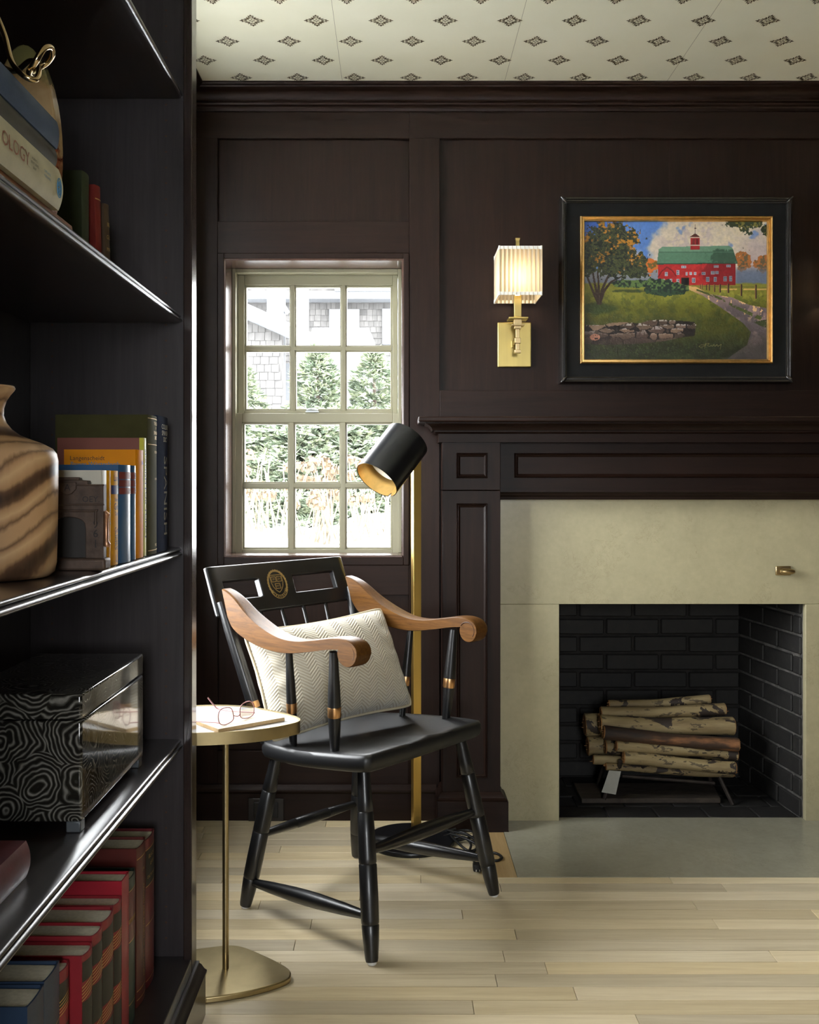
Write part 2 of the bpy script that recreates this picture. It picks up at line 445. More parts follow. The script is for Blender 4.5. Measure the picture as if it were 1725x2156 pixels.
# ------------------------------------------------------------------ windows
win = thing('window_1', kind='structure')
YS = 3.392
rv = MB(); e = .006
rv.box(OX0 - .001, OX0 + e, cy + .001, 3.50, OZ0, OZ1); rv.box(OX1 - e, OX1 + .001, cy + .001, 3.50, OZ0, OZ1)
rv.box(OX0, OX1, cy + .001, 3.50, OZ1 - e, OZ1 + .001); rv.box(OX0, OX1, cy + .001, 3.50, OZ0 - .001, OZ0 + e)
obj('jamb', rv, M_reveal, win, bevel=.001)
fr = MB(); a, b = OX0 + e, OX1 - e
fr.box(a, a + .012, YS, 3.50, OZ0 + e, OZ1 - e); fr.box(b - .012, b, YS, 3.50, OZ0 + e, OZ1 - e)
fr.box(a + .012, b - .012, YS, 3.50, PZ(574, YS), OZ1 - e); fr.box(a + .012, b - .012, YS + .01, 3.50, OZ0 + e, PZ(1170, YS))
obj('frame', fr, M_window, win, bevel=.0015)
def sash(parent, name, xo, zo, xp, zp, y, th):
    """xo/zo outer limits, xp/zp lists of pane (lo, hi) limits, y face"""
    s = obj(name, MB().box(xo[0], xp[0][0] - .006, y, y + th, zo[0], zo[1]), M_window, parent, bevel=.0015)
    obj('stile', MB().box(xp[-1][1] + .006, xo[1], y, y + th, zo[0], zo[1]), M_window, s, bevel=.0015)
    for (z0, z1) in ((zo[0], zp[0][0] - .006), (zp[-1][1] + .006, zo[1])):
        obj('rail', MB().box(xp[0][0] - .006, xp[-1][1] + .006, y, y + th, z0, z1), M_window, s, bevel=.0015)
    for i in range(len(xp) - 1):
        c0, c1 = xp[i][1] + .004, xp[i+1][0] - .004
        obj('muntin', MB().box(c0, c1, y + .002, y + th - .004, zp[0][0] - .007, zp[-1][1] + .007), M_window, s, bevel=.0015)
    for i in range(len(zp) - 1):
        for (p, q) in xp: obj('muntin', MB().box(p - .005, q + .005, y + .002, y + th - .004, zp[i][1] + .004, zp[i+1][0] - .004), M_window, s, bevel=.0015)
    for (p, q) in xp:
        for (u, v) in zp:
            bd = MB(); w = .006
            for (x0, x1, z0, z1) in ((p - w, p + .001, u - w, v + w), (q - .001, q + w, u - w, v + w), (p, q, u - w, u + .001), (p, q, v - .001, v + w)):
                bd.box(x0, x1, y + .008, y + th - .006, z0, z1)
            obj('glazing_bead', bd, M_window, s, bevel=.0015)
            obj('pane', MB().box(p - .003, q + .003, y + th * .6, y + th * .6 + .003, u - .003, v + .003), M_glass, s)
    return s
yl, yu = 3.400, 3.434
LX = [(PX(514, yl), PX(606, yl)), (PX(621, yl), PX(715, yl)), (PX(730, yl), PX(823, yl))]
LZ = [(PZ(1153, yl), PZ(1029, yl)), (PZ(1015, yl), PZ(893, yl))]
UX = [(PX(518, yu), PX(610, yu)), (PX(623, yu), PX(717, yu)), (PX(730, yu), PX(823, yu))]
UZ = [(PZ(861, yu), PZ(740, yu)), (PZ(727, yu), PZ(604, yu))]
sash(win, 'lower_sash', (a + .001, b - .001), (PZ(1170, yl), PZ(870, yl)), LX, LZ, yl, .032)
sash(win, 'upper_sash', (a + .013, b - .013), (PZ(884, yu), PZ(576, yu)), UX, UZ, yu, .032)
lk = MB(); p = at(657, 867, 3.405)
lk.box(p.x - .022, p.x + .022, p.y, p.y + .02, p.z - .001, p.z + .003)
lk.tube([(p.x - .018, p.y + .008, p.z + .006), (p.x - .004, p.y + .004, p.z + .007), (p.x + .02, p.y + .008, p.z + .005)], [.005, .006, .003], 8)
obj('sash_lock', lk, mat('nickel_latch', (.55, .58, .6), .3, .8), win, smooth=40)

w2 = thing('window_2', kind='structure')
f2 = MB()
for (y0, y1, z0, z1) in ((SY0, SY0 + .05, SZ0, SZ1), (SY1 - .05, SY1, SZ0, SZ1), (SY0, SY1, SZ0, SZ0 + .05), (SY0, SY1, SZ1 - .05, SZ1), (SY0, SY1, 1.44, 1.48)):
    f2.box(-.82, -.78, y0, y1, z0, z1)
for yy in (2.42, 2.70): f2.box(-.81, -.79, yy - .009, yy + .009, SZ0 + .05, SZ1 - .05)
for zz in (1.07, 1.85): f2.box(-.81, -.79, SY0 + .05, SY1 - .05, zz - .009, zz + .009)
obj('frame', f2, M_window, w2)
obj('pane', MB().box(-.802, -.799, SY0 + .02, SY1 - .02, SZ0 + .02, SZ1 - .02), M_glass, w2)
for i, (a2, b2) in enumerate(xs):  # added window behind the viewer, never in view, for front light
    w = thing('window_%d' % (i + 3), kind='structure'); fm = MB()
    for (x0, x1, z0, z1) in ((a2, a2 + .05, .8, 2.0), (b2 - .05, b2, .8, 2.0), (a2, b2, .8, .85), (a2, b2, 1.95, 2.0), (a2, b2, 1.38, 1.42)):
        fm.box(x0, x1, YR - .10, YR - .06, z0, z1)
    obj('frame', fm, M_window, w)
    obj('pane', MB().box(a2 + .02, b2 - .02, YR - .082, YR - .079, .82, 1.98), M_glass, w)

# ------------------------------------------------------------------ mantelpiece
MC = .934                                  # centre line of the fireplace
YP, YPL, YF = 3.165, 3.144, 3.205          # pilaster face, plinth face, frieze face
def mir(x): return 2 * MC - x
man = thing('mantelpiece', 'dark carved wooden mantelpiece with panelled pilasters round the pale stone surround', 'mantelpiece', (MC, 3.2, 0))
def rect_frame(x0, x1, z0, z1, y, w, depth, mat_, parent, name='panel_moulding'):
    """mitred picture-frame moulding standing proud of face y"""
    prof = [(0, 0), (.18, -1), (.34, -.55), (.5, -.9), (.72, -.55), (1, .15)]
    mb = MB(); ring = []
    for (t_, d_) in prof:
        o_ = t_ * w; ring.append([(x0 + o_, y + d_ * depth, z0 + o_), (x1 - o_, y + d_ * depth, z0 + o_), (x1 - o_, y + d_ * depth, z1 - o_), (x0 + o_, y + d_ * depth, z1 - o_)])
    vs_ = [p for r_ in ring for p in r_]; fs_ = []
    for i in range(len(prof) - 1):
        for k_ in range(4): fs_.append((i*4+k_, i*4+(k_+1) % 4, (i+1)*4+(k_+1) % 4, (i+1)*4+k_))
    mb.add(vs_, fs_); return obj(name, mb, mat_, parent, smooth=25)
px0, px1 = PX(932, YP), PX(1054, YP)
zb0, zb1 = PZ(1672, YP), PZ(928.7, YP)
for s in (0, 1):
    X = (lambda x: x) if not s else mir
    def bxs(mb, x0, x1, *r): a_, b_ = sorted((X(x0), X(x1))); return mb.box(a_, b_, *r)
    pil = obj('pilaster', bxs(MB(), px0, px1, YP, YB0, zb0 - .02, PZ(1033, YP)), M_wall_v, man, bevel=.0015)
    rx = sorted((X(PX(961, YP)), X(PX(1027, YP))))
    rect_frame(rx[0], rx[1], PZ(1638, YP), PZ(1060, YP), YP, .0135, .006, M_wall_v, pil)
    blk = obj('frieze_block', bxs(MB(), px0, px1, YP - .001, YB0, PZ(1032, YP), zb1 + .03), M_wall_v, man, bevel=.0015)
    rect_frame(rx[0], rx[1], PZ(1007, YP), PZ(953.5, YP), YP - .001, .0135, .006, M_wall_h, blk)
    pl = obj('plinth', bxs(MB(), PX(921, YPL), PX(1071, YPL), YPL, YB0, 0, PZ(1688, YPL)), M_wall_h, man, bevel=.0015)
    ax, bx_ = sorted((X(px0), X(px1)))
    d0 = px0 - PX(921, YPL)
    CAPP = [(0, PZ(1688, YPL)), (d0 + .002, PZ(1688, YPL)), (d0 + .003, PZ(1685, YPL)), (d0 * .75, PZ(1682, YPL)), (d0 * .6, PZ(1678, YPL)), (.006, PZ(1674, YPL)), (.003, PZ(1671, YPL)), (0, PZ(1671, YPL))]
    obj('plinth_cap', MB().sweep(CAPP, [(ax, WALL), (ax, YP), (bx_, YP), (bx_, WALL)]), M_wall_h, pl, smooth=30)
fz = obj('frieze', MB().box(px1 - .001, mir(px1) + .001, YF, YB0, PZ(1033, YF), zb1 + .03), M_wall_h, man, bevel=.001)
rect_frame(PX(1083, YF), mir(PX(1083, YF)), PZ(1006, YF), PZ(954, YF), YF, .0135, .006, M_wall_h, fz)
AR = [(0, PZ(1052, YF)), (.010, PZ(1052, YF)), (.012, PZ(1046, YF)), (.018, PZ(1043, YF)), (.020, PZ(1039, YF)), (.028, PZ(1036, YF)), (.028, PZ(1032, YF)), (0, PZ(1032, YF))]
obj('frieze_moulding', MB().sweep(AR, [(px1 - .001, YF + .012), (mir(px1) + .001, YF + .012)]), M_wall_h, man, smooth=30)
zt = lambda y, Y=3.08: PZ(y, Y)
BED = [(0, zb1 - .004), (.012, zb1 - .004), (.013, zt(911)), (.020, zt(910)), (.026, zt(907)), (.026, zt(904.5)), (.033, zt(904)), (.036, zt(899)), (.043, zt(894)), (.052, zt(891)), (.055, zt(890)), (.055, zt(886)), (0, zt(886))]
xl, xr = px0, mir(px0)
obj('bed_moulding', MB().sweep(BED, [(xl, WALL), (xl, YP), (xr, YP), (xr, WALL)]), M_wall_h, man, smooth=30)
ys = 3.082; z1s = PZ(876.5, ys); z0s = PZ(888, ys)
o = obj('mantel_shelf', MB().box(PX(881, ys), mir(PX(881, ys)), ys, WALL, z0s, z1s), M_wall_h, man, bevel=.005, seg=3)

# ------------------------------------------------------------------ stone surround and hearth
YST = 3.25
su = thing('fireplace_surround', 'pale beige limestone slabs framing the black firebox', 'surround', (MC, YST, 0))
zt2 = PZ(1051, YST)
obj('header_slab', MB().box(px1 - .004, mir(px1) + .004, YST, YB0, FZ, zt2 + .02), M_stone, su, bevel=.0012)
obj('leg_slab', MB().box(px1 - .004, FX0, YST, YB0, 0, FZ - .0006), M_stone, su, bevel=.0012)
obj('leg_slab', MB().box(FX1, mir(px1) + .004, YST, YB0, 0, FZ - .0006), M_stone, su, bevel=.0012)
he = MB().box(HL, HRt, HF, YPL + .0, -.012, .0015); he.box(px1 + .025, mir(px1) - .025, YPL, YB0 - .02, -.012, .0015)
o = obj('hearth', he, M_hearth, origin=(MC, 3.0, 0)); tag(o, 'flush grey stone hearth slab set into the oak floor', 'hearth')
dk = thing('damper_handle', 'small antiqued brass damper pull on the stone surround', 'damper handle', (PX(1650, YST), YST, PZ(1202, YST)))
c = Vector(dk.location)
obj('back_plate', MB().box(c.x - .027, c.x + .023, YST - .007, YST + .001, c.z - .014, c.z + .016), M_brass_a, dk, bevel=.003)
obj('lever', MB().tube([(c.x - .016, YST - .016, c.z), (c.x - .01, YST - .017, c.z), (c.x + .022, YST - .017, c.z - .001), (c.x + .03, YST - .016, c.z - .001)], [.005, .0085, .0085, .005], 12), M_brass_a, dk, smooth=40)
obj('post', MB().tube([(c.x - .002, YST, c.z), (c.x - .002, YST - .014, c.z)], .004, 8), M_brass_a, dk)

# ------------------------------------------------------------------ firebox lined with bricks
fb = thing('firebox', 'soot-black brick firebox behind the stone surround', 'firebox', (MC, 3.5, 0))
YK = 3.74; BX0, BX1 = .578, 1.29; FZT = .98
sh = MB()
sh.box(BX0 - .14, BX1 + .14, YK, YK + .06, -.06, FZT); sh.box(BX0 - .14, BX1 + .14, 3.272, YK, -.06, -.004); sh.box(BX0 - .14, BX1 + .14, 3.30, YK + .06, FZT, FZT + .06)
obj('mortar_bed', sh, M_mortar_dark, fb)
for (xa, xb, sgn) in ((FX0 - .0, BX0, -1), (FX1 + .0, BX1, 1)):
    mb = MB(); mb.add([(xa, 3.272, -.02), (xb, YK, -.02), (xb, YK, FZT), (xa, 3.272, FZT), (xa + .12 * sgn, 3.272, -.02), (xb + .16 * sgn, YK, -.02), (xb + .16 * sgn, YK, FZT), (xa + .12 * sgn, 3.272, FZT)],
           [(0, 1, 2, 3), (4, 7, 6, 5), (0, 4, 5, 1), (3, 2, 6, 7), (0, 3, 7, 4), (1, 5, 6, 2)])
    obj('side_mortar', mb, M_mortar if sgn > 0 else M_mortar_dark, fb)
CH, BLN = .0665, .205; G = .009
def brick_mesh(ln):
    bm_ = MB().box(G / 2, ln - G / 2, -.008, .03, G / 2, CH - G / 2); return bm_
bcache = {}
def brick(ln, loc, rz):
    key = round(ln, 3)
    if key not in bcache:
        me = brick_mesh(ln).mesh('brick'); me.materials.append(M_brick); bcache[key] = me
    o_ = bpy.data.objects.new('brick', bcache[key]); C.objects.link(o_); o_.parent = fb
    b_ = o_.modifiers.new('worn', 'BEVEL'); b_.width = .004; b_.segments = 1
    o_.location = Vector(loc) - Vector(fb.location) + Vector((0, random.uniform(-.0015, .0015), random.uniform(-.0012, .0012)))
    o_.rotation_euler = (0, random.uniform(-.008, .008), rz)
rows = int(FZT / CH)
for r_ in range(rows):
    z = r_ * CH
    x = BX0 - (.10 if r_ % 2 else 0)
    while x < BX1 - .02:
        a_, b_ = max(x, BX0), min(x + BLN, BX1)
        if b_ - a_ > .03: brick(b_ - a_, (a_, YK, z), 0)
        x += BLN
    for (xa, xb, sg) in ((FX0, BX0, 0), (FX1, BX1, 1)):
        L = math.hypot(xb - xa, YK - 3.275); s0 = -(.10 if (r_ + 1) % 2 else 0)
        while s0 < L - .02:
            a_, b_ = max(s0, 0), min(s0 + BLN, L)
            if b_ - a_ > .03:
                if sg:      # right wall: runs back to front so that the face looks into the box
                    p0 = Vector((xb, YK, 0)).lerp(Vector((xa, 3.275, 0)), a_ / L); ang = math.atan2(3.275 - YK, xa - xb)
                else:
                    p0 = Vector((xa, 3.275, 0)).lerp(Vector((xb, YK, 0)), a_ / L); ang = math.atan2(YK - 3.275, xb - xa)
                brick(b_ - a_, (p0.x, p0.y, z), ang)
            s0 += BLN
# firebox floor tiles
for i in range(5):
    for j in range(4):
        x0 = BX0 - .04 + i * .165 + (.08 if j % 2 else 0); y0 = 3.28 + j * .115
        x1 = min(x0 + .165, BX1 + .035)
        if x1 - x0 < .03: continue
        o_ = obj('floor_brick', MB().box(0, x1 - x0 - .006, 0, .109, -.02, .002), M_brick, fb, local=True, bevel=.003, seg=1)
        o_.location = (x0 - MC, y0 - 3.5, random.uniform(-.001, .001))
# flat slab under the grate
sl = MB(); pts = [(PX(1207, 3.60), 3.60), (PX(1225, 3.42), 3.42), (PX(1518, 3.42), 3.42), (PX(1500, 3.60), 3.60)]
sl.prism([(x_, y_) for x_, y_ in pts], .003, .020, 'z')
o = obj('stone_slab', sl, mat('grey_brown_slate', (.055, .042, .032), .75, 0, .4, 25, .4, 50, (1, 4, 1)), origin=(.86, 3.5, 0), bevel=.003); tag(o, 'flat grey-brown slab lying on the firebox floor under the grate', 'slab')

# grate
gr = thing('log_grate', 'dark iron grate holding the birch logs', 'grate', (.93, 3.45, .02))
def gbar(name, pts, r_=.008): return obj(name, MB().tube(pts, r_, 8), M_steel, gr, smooth=40)
zg = .105
gbar('front_bar', [at(1310, 1634, 3.42), at(1505, 1649, 3.42)], .006); gbar('rear_bar', [(.72, 3.56, zg), (1.12, 3.56, zg)], .006)
for i in range(5):
    x_ = .765 + i * .08
    gbar('cross_bar', [(x_, 3.40, zg + .05), (x_, 3.425, zg + .005), (x_, 3.56, zg - .005), (x_, 3.585, zg + .06)])
for (x_, dx) in ((.745, -.035), (1.105, .045)):
    gbar('leg', [(x_, 3.425, zg), (x_ + dx, 3.405, .022 if dx < 0 else .004)], .007); gbar('leg', [(x_, 3.555, zg), (x_ + dx * .6, 3.575, .022)], .007)
tg = MB(); p = [at(1283, 1622, 3.404), at(1308, 1624, 3.404), at(1297, 1673, 3.395), at(1267, 1668, 3.395)]
tg.add([*p, *[q + Vector((0, .0006, 0)) for q in p]], [(0, 1, 2, 3), (7, 6, 5, 4), (0, 4, 5, 1), (1, 5, 6, 2), (2, 6, 7, 3), (3, 7, 4, 0)])
p = [at(1296, 1644, 3.399), at(1306, 1645, 3.399), at(1302, 1674, 3.395), at(1284, 1669, 3.395)]
M_tag = mat('paper_label', (.42, .42, .38), .8)
obj('paper_tag', tg, M_tag, gr)

# birch logs
def birch():
    t = NT('birch_bark'); co = t.coord((4, 26, 26), rnd=True); n = t.noise(co, 1.2, 5, .6); co2 = t.coord((22, 60, 60), rnd=True); n2 = t.noise(co2, 1, 4); co3 = t.coord((9, 14, 14), rnd=True); n3 = t.noise(co3, 1.1, 4, .6, .5)
    c = t.ramp(n, [(.28, srgb(112, 92, 62)), (.55, srgb(154, 136, 98)), (.75, srgb(172, 156, 120))])
    k = t.math('MAXIMUM', t.math('GREATER_THAN', n3, .60), t.math('MULTIPLY', t.math('GREATER_THAN', n2, .61), .7))
    mx = t.n('ShaderNodeMix', data_type='RGBA'); t.l(k, mx.inputs[0]); t.l(c, mx.inputs[6]); mx.inputs[7].default_value = (.035, .024, .018, 1)
    t.l(mx.outputs[2], t.p.inputs['Base Color']); t.setp(Roughness=.65); t.bump(t.math('ADD', n, n2), .4, .003); return t.m
M_birch = birch()
t = NT('charred_bark'); n_ = t.noise(t.coord((3, 12, 12)), 2.0, 5); t.l(t.ramp(n_, [(.35, (.02, .013, .01)), (.55, (.06, .03, .016)), (.70, (.30, .13, .05))]), t.p.inputs['Base Color']); t.setp(Roughness=.7); t.bump(n_, .5, .004); M_char = t.m
t = NT('split_wood_end'); n_ = t.noise(t.coord((1, 1, 1)), 70, 4); t.l(t.ramp(n_, [(.3, srgb(126, 84, 46)), (.7, srgb(186, 138, 84))]), t.p.inputs['Base Color']); t.setp(Roughness=.8); M_end = t.m
LS = lambda x, y: (1150 + x / 3, 1240 + y / 3)
logs = [ # left end, right end (zoomed px), radius px, depth Y, material, label
    ((400, 733), (1030, 700), 9.5, 3.52, M_birch, 'thin birch log on top of the pile in the firebox'),
    ((350, 785), (1125, 762), 12.5, 3.485, M_birch, 'speckled birch log second from the top of the pile'),
    ((345, 852), (1178, 870), 18, 3.455, M_birch, 'thickest birch log with peeling bark in the middle of the pile'),
    ((366, 912), (1208, 985), 14, 3.412, M_char, 'charred dark brown log across the front of the pile'),
    ((445, 985), (1205, 1050), 12.5, 3.418, M_birch, 'birch log directly beneath the charred log'),
    ((492, 1070), (1190, 1128), 13, 3.395, M_birch, 'pale birch log lowest at the front of the pile'),
    ((246, 860), (900, 850), 24, 3.555, M_birch, 'thick log whose sawn end sticks out left at the back of the pile'),
    ((264, 995), (900, 985), 21, 3.54, M_birch, 'log whose sawn end sticks out left below the thick rear log'),
    ((378, 1000), (1100, 1030), 15, 3.475, M_birch, 'birch log half hidden behind the front logs'),
    ((300, 1080), (1150, 1110), 10, 3.45, M_birch, 'split log with a reddish broken end at lower left of the pile'),
    ((380, 1125), (1180, 1165), 8, 3.425, M_birch, 'slim log resting on the grate bars under the pile'),
]
for i, (p0, p1, rp, Y, m, lab) in enumerate(logs):
    a_, b_ = at(*LS(*p0), Y), at(*LS(*p1), Y); rr = rp * Y / F; n = 18
    L = (b_ - a_).length; ang = math.atan2(b_.z - a_.z, b_.x - a_.x)
    lr = random.Random(i * 5 + 3); ph = lr.random() * 6
    root = thing('birch_log', lab, 'log', tuple((a_ + b_) / 2), 0, 'logs in the fireplace'); root.rotation_euler = (0, -ang, 0)
    mb = MB(); pts = []; rad = []
    for k_ in range(n + 1):
        s_ = k_ / n; pts.append((-L/2 + L * s_, .004 * math.sin(3 * s_ + ph), .003 * math.sin(4.5 * s_ + ph * 2)))
        rad.append(rr * (1 + .05 * math.sin(7 * s_ + ph) + .03 * math.sin(17 * s_ + 2 * ph)))
    mb.tube(pts, rad, 14); obj('bark', mb, m, root, local=True, smooth=50)
    for (q, sg) in ((0, -1), (n, 1)):
        e_ = MB().tube([Vector(pts[q]) + Vector((sg * -.002, 0, 0)), Vector(pts[q]) + Vector((sg * .0025, 0, 0))], rad[q] * .9, 14); obj('cut_end', e_, M_end, root, local=True)
        for w_ in range(3):   # splintered shreds
            s2 = MB(); y_ = lr.uniform(-.6, .6) * rr; z_ = lr.uniform(-.6, .6) * rr; q0 = Vector(pts[q]) + Vector((0, y_, z_))
            s2.tube([q0, q0 + Vector((sg * lr.uniform(.004, .012), lr.uniform(-.002, .002), lr.uniform(-.002, .004)))], [.0022, .0006], 5)
            obj('splinter', s2, M_end, root, local=True)

# ------------------------------------------------------------------ sconces
M_shade = None
t = NT('pleated_silk_shade'); tr = t.n('ShaderNodeBsdfTranslucent'); df = t.n('ShaderNodeBsdfDiffuse'); mx = t.n('ShaderNodeMixShader'); mx.inputs[0].default_value = .62
n_ = t.noise(t.coord((60, 60, 1)), 4, 3); c_ = t.ramp(n_, [(.3, (.58, .52, .40)), (.7, (.68, .63, .52))]); t.l(c_, tr.inputs[0]); t.l(c_, df.inputs[0]); t.l(df.outputs[0], mx.inputs[1]); t.l(tr.outputs[0], mx.inputs[2]); t.l(mx.outputs[0], t.o.inputs[0]); M_shade = t.m
M_shade_trim = mat('ivory_shade_braid', (.82, .82, .76), .7, bump=.2, bscale=400)
t = NT('lit_bulb'); em = t.n('ShaderNodeEmission'); lw = t.n('ShaderNodeLayerWeight'); t.l(t.ramp(lw.outputs['Facing'], [(0, (1, .80, .52)), (1, (1, .72, .42))]), em.inputs[0]); em.inputs[1].default_value = 12; t.l(em.outputs[0], t.o.inputs[0]); M_bulb = t.m
M_brass_s = mat('lacquered_sconce_brass', (.46, .36, .13), .36, 1, .1, 30, .05, 120, (1, 1, .05))
def sconce(xc, label):
    s = thing('wall_sconce', label, 'wall lamp', (xc, 3.286, 1.555), 0, 'brass sconces flanking the painting')
    YW = 3.286
    obj('back_plate', MB().box(xc - .0555, xc + .0555, YW - .014, YW, 1.4815, 1.6295), M_brass_s, s, bevel=.003)
    ya = 3.192
    st = MB(); st.box(xc - .0115, xc + .0115, ya - .0115, ya + .0115, 1.632, 1.70)
    obj('candle_tube', st, M_brass_s, s, bevel=.001)
    obj('drip_plate', MB().box(xc - .031, xc + .031, ya - .031, ya + .031, 1.6235, 1.6285), M_brass_s, s, bevel=.001)
    sm = MB()
    sm.box(xc - .0125, xc + .0125, ya - .0125, ya + .0125, 1.607, 1.6235); sm.box(xc - .020, xc + .020, ya - .020, ya + .020, 1.603, 1.607)
    sm.box(xc - .011, xc + .011, ya - .011, ya + .011, 1.594, 1.603); sm.box(xc - .006, xc + .006, ya - .006, ya + .006, 1.565, 1.594)
    sm.box(xc - .0095, xc + .0095, ya - .0095, ya + .0095, 1.548, 1.565); sm.box(xc - .006, xc + .006, ya - .006, ya + .006, 1.527, 1.548); sm.box(xc - .010, xc + .010, ya - .010, ya + .010, 1.517, 1.527)
    obj('stem', sm, M_brass_a, s, bevel=.0008)
    am = MB(); am.box(xc - .0065, xc + .0065, ya, YW - .012, 1.549, 1.562); am.box(xc - .011, xc + .011, YW - .024, YW - .012, 1.544, 1.567)
    obj('arm', am, M_brass_s, s, bevel=.0008)
    # pleated box shade, open top and bottom
    x0, x1, y0, y1, z0, z1 = xc - .0655, xc + .0655, 3.115, 3.262, 1.689, 1.842
    sd = MB(); pl = []
    def side(p, q, n, d):
        for k_ in range(n * 4):
            s_ = k_ / (n * 4); off = .0030 * math.cos(2 * math.pi * s_ * n) * d; dx, dy = q[0] - p[0], q[1] - p[1]; L = math.hypot(dx, dy)
            pl.append((p[0] + dx * s_ + dy / L * off, p[1] + dy * s_ - dx / L * off))
    side((x0, y0), (x1, y0), 10, 1); side((x1, y0), (x1, y1), 10, 1); side((x1, y1), (x0, y1), 10, 1); side((x0, y1), (x0, y0), 10, 1)
    n = len(pl); sd.add([(a_, b_, z0) for a_, b_ in pl] + [(a_, b_, z1) for a_, b_ in pl], [(i, (i + 1) % n, n + (i + 1) % n, n + i) for i in range(n)])
    shd = obj('lamp_shade', sd, M_shade, s, smooth=50)
    for zz in (z0, z1 - .010):
        tm = MB(); w = .0022
        for (a0, a1, b0, b1) in ((x0 - w, x1 + w, y0 - w, y0 - .0006), (x0 - w, x1 + w, y1 + .0006, y1 + w), (x0 - w, x0 - .0006, y0 - .0006, y1 + .0006), (x1 + .0006, x1 + w, y0 - .0006, y1 + .0006)):
            tm.box(a0, a1, b0, b1, zz, zz + .010)
        for (a0, b0) in ((x0, y0), (x1, y0), (x0, y1), (x1, y1)): tm.tube([(a0, b0, zz - .0008), (a0, b0, zz + .0108)], .0034, 8)
        obj('shade_braid', tm, M_shade_trim, shd, smooth=40)
    hz = MB(); hz.tube([(x0 + .002, ya, z1 - .008), (x1 - .002, ya, z1 - .008)], .0012, 6); hz.tube([(xc, y0 + .002, z1 - .008), (xc, y1 - .002, z1 - .008)], .0012, 6); hz.tube([(xc, ya, 1.79), (xc, ya, z1)], .002, 6)
    obj('harp', hz, M_brass_s, s)
    fn = MB(); fn.add([(xc - .0055, ya - .0055, z1 - .006), (xc + .0055, ya - .0055, z1 - .006), (xc + .0055, ya + .0055, z1 - .006), (xc - .0055, ya + .0055, z1 - .006),
                       (xc - .0055, ya - .0055, 1.876), (xc + .0055, ya - .0055, 1.876), (xc + .0055, ya + .0055, 1.876), (xc - .0055, ya + .0055, 1.876),
                       (xc - .0075, ya - .0075, 1.884), (xc + .0075, ya - .0075, 1.884), (xc + .0075, ya + .0075, 1.884), (xc - .0075, ya + .0075, 1.884)],
                      [(3, 2, 1, 0), (0, 1, 5, 4), (1, 2, 6, 5), (2, 3, 7, 6), (3, 0, 4, 7), (4, 5, 9, 8), (5, 6, 10, 9), (6, 7, 11, 10), (7, 4, 8, 11), (8, 9, 10, 11)])
    obj('finial', fn, M_brass_s, s)
    obj('bulb', MB().lathe([(.006, 1.70), (.010, 1.712), (.016, 1.735), (.017, 1.75), (.013, 1.775), (.005, 1.788), (.001, 1.79)], (xc, ya, 0), 16), M_bulb, s, smooth=60)
    l = bpy.data.lights.new('sconce_glow', 'POINT'); l.energy = .42; l.color = (1, .72, .42); l.shadow_soft_size = .02
    lo = bpy.data.objects.new('sconce_glow', l); C.objects.link(lo); lo.location = (0, ya - 3.286 - .028, 1.745 - 1.555); lo.parent = s
    return s
sconce(.389, 'brass wall sconce with pleated ivory shade beside the barn painting, nearer the window')
sconce(1.462, 'brass wall sconce at the right edge, on the other side of the barn painting')

# ------------------------------------------------------------------ outlet
ot = thing('wall_outlet', 'dark brown wall outlet on the baseboard behind the chair', 'outlet', (WX(562), WALL - .016, WZ(1700)))
oc = Vector(ot.location)
M_plate = mat('dark_bronze_plate', (.014, .011, .010), .35)
obj('cover_plate', MB().box(oc.x - .058, oc.x + .058, oc.y - .006, oc.y, oc.z - .038, oc.z + .036), M_plate, ot, bevel=.002)
for s in (-1, 1):
    obj('receptacle', MB().box(oc.x + s * .024 - .016, oc.x + s * .024 + .016, oc.y - .009, oc.y - .005, oc.z - .026, oc.z + .024), M_black_metal, ot, bevel=.003)

# ------------------------------------------------------------------ framed barn painting
YFR = 3.238
pf = thing('framed_painting', 'framed oil painting of a red barn with green roof, above the mantel', 'painting', (PX(1425, YFR), 3.286, PZ(610, YFR)))
fx0, fx1, fz0, fz1 = PX(1181, YFR), PX(1671, YFR), PZ(806, YFR), PZ(413, YFR)
def frame_ring(name, x0, x1, z0, z1, prof, m, smooth=25):
    """prof: (inset, y)"""
    mb = MB(); vs_ = []; n = len(prof)
    for (t_, y_) in prof: vs_ += [(x0 + t_, y_, z0 + t_), (x1 - t_, y_, z0 + t_), (x1 - t_, y_, z1 - t_), (x0 + t_, y_, z1 - t_)]
    fs_ = [(i*4+k_, i*4+(k_+1) % 4, (i+1)*4+(k_+1) % 4, (i+1)*4+k_) for i in range(n - 1) for k_ in range(4)]
    return obj(name, mb.add(vs_, fs_), m, pf, smooth=smooth)
M_frame = mat('ebonised_frame', (.014, .012, .011), .25, 0, .2, 30, coat=.4)
M_mat_black = mat('black_flat_liner', (.0045, .0045, .0046), .6, 0, .2, 40, spec=.2)
ofr = frame_ring('outer_frame', fx0, fx1, fz0, fz1, [(0, 3.286), (0, YFR + .012), (.004, YFR), (.009, YFR - .002), (.011, YFR + .003), (.015, YFR + .003), (.017, YFR + .007), (.021, YFR + .008), (.021, 3.286)], M_frame)
gx0, gx1, gz0, gz1 = PX(1223, YFR), PX(1629, YFR), PZ(765, YFR), PZ(454, YFR)
frame_ring('black_liner', fx0 + .02, fx1 - .02, fz0 + .02, fz1 - .02, [(0, YFR + .012), (gx0 - fx0 - .019, YFR + .014), (gx0 - fx0 - .019, 3.28)], M_mat_black)
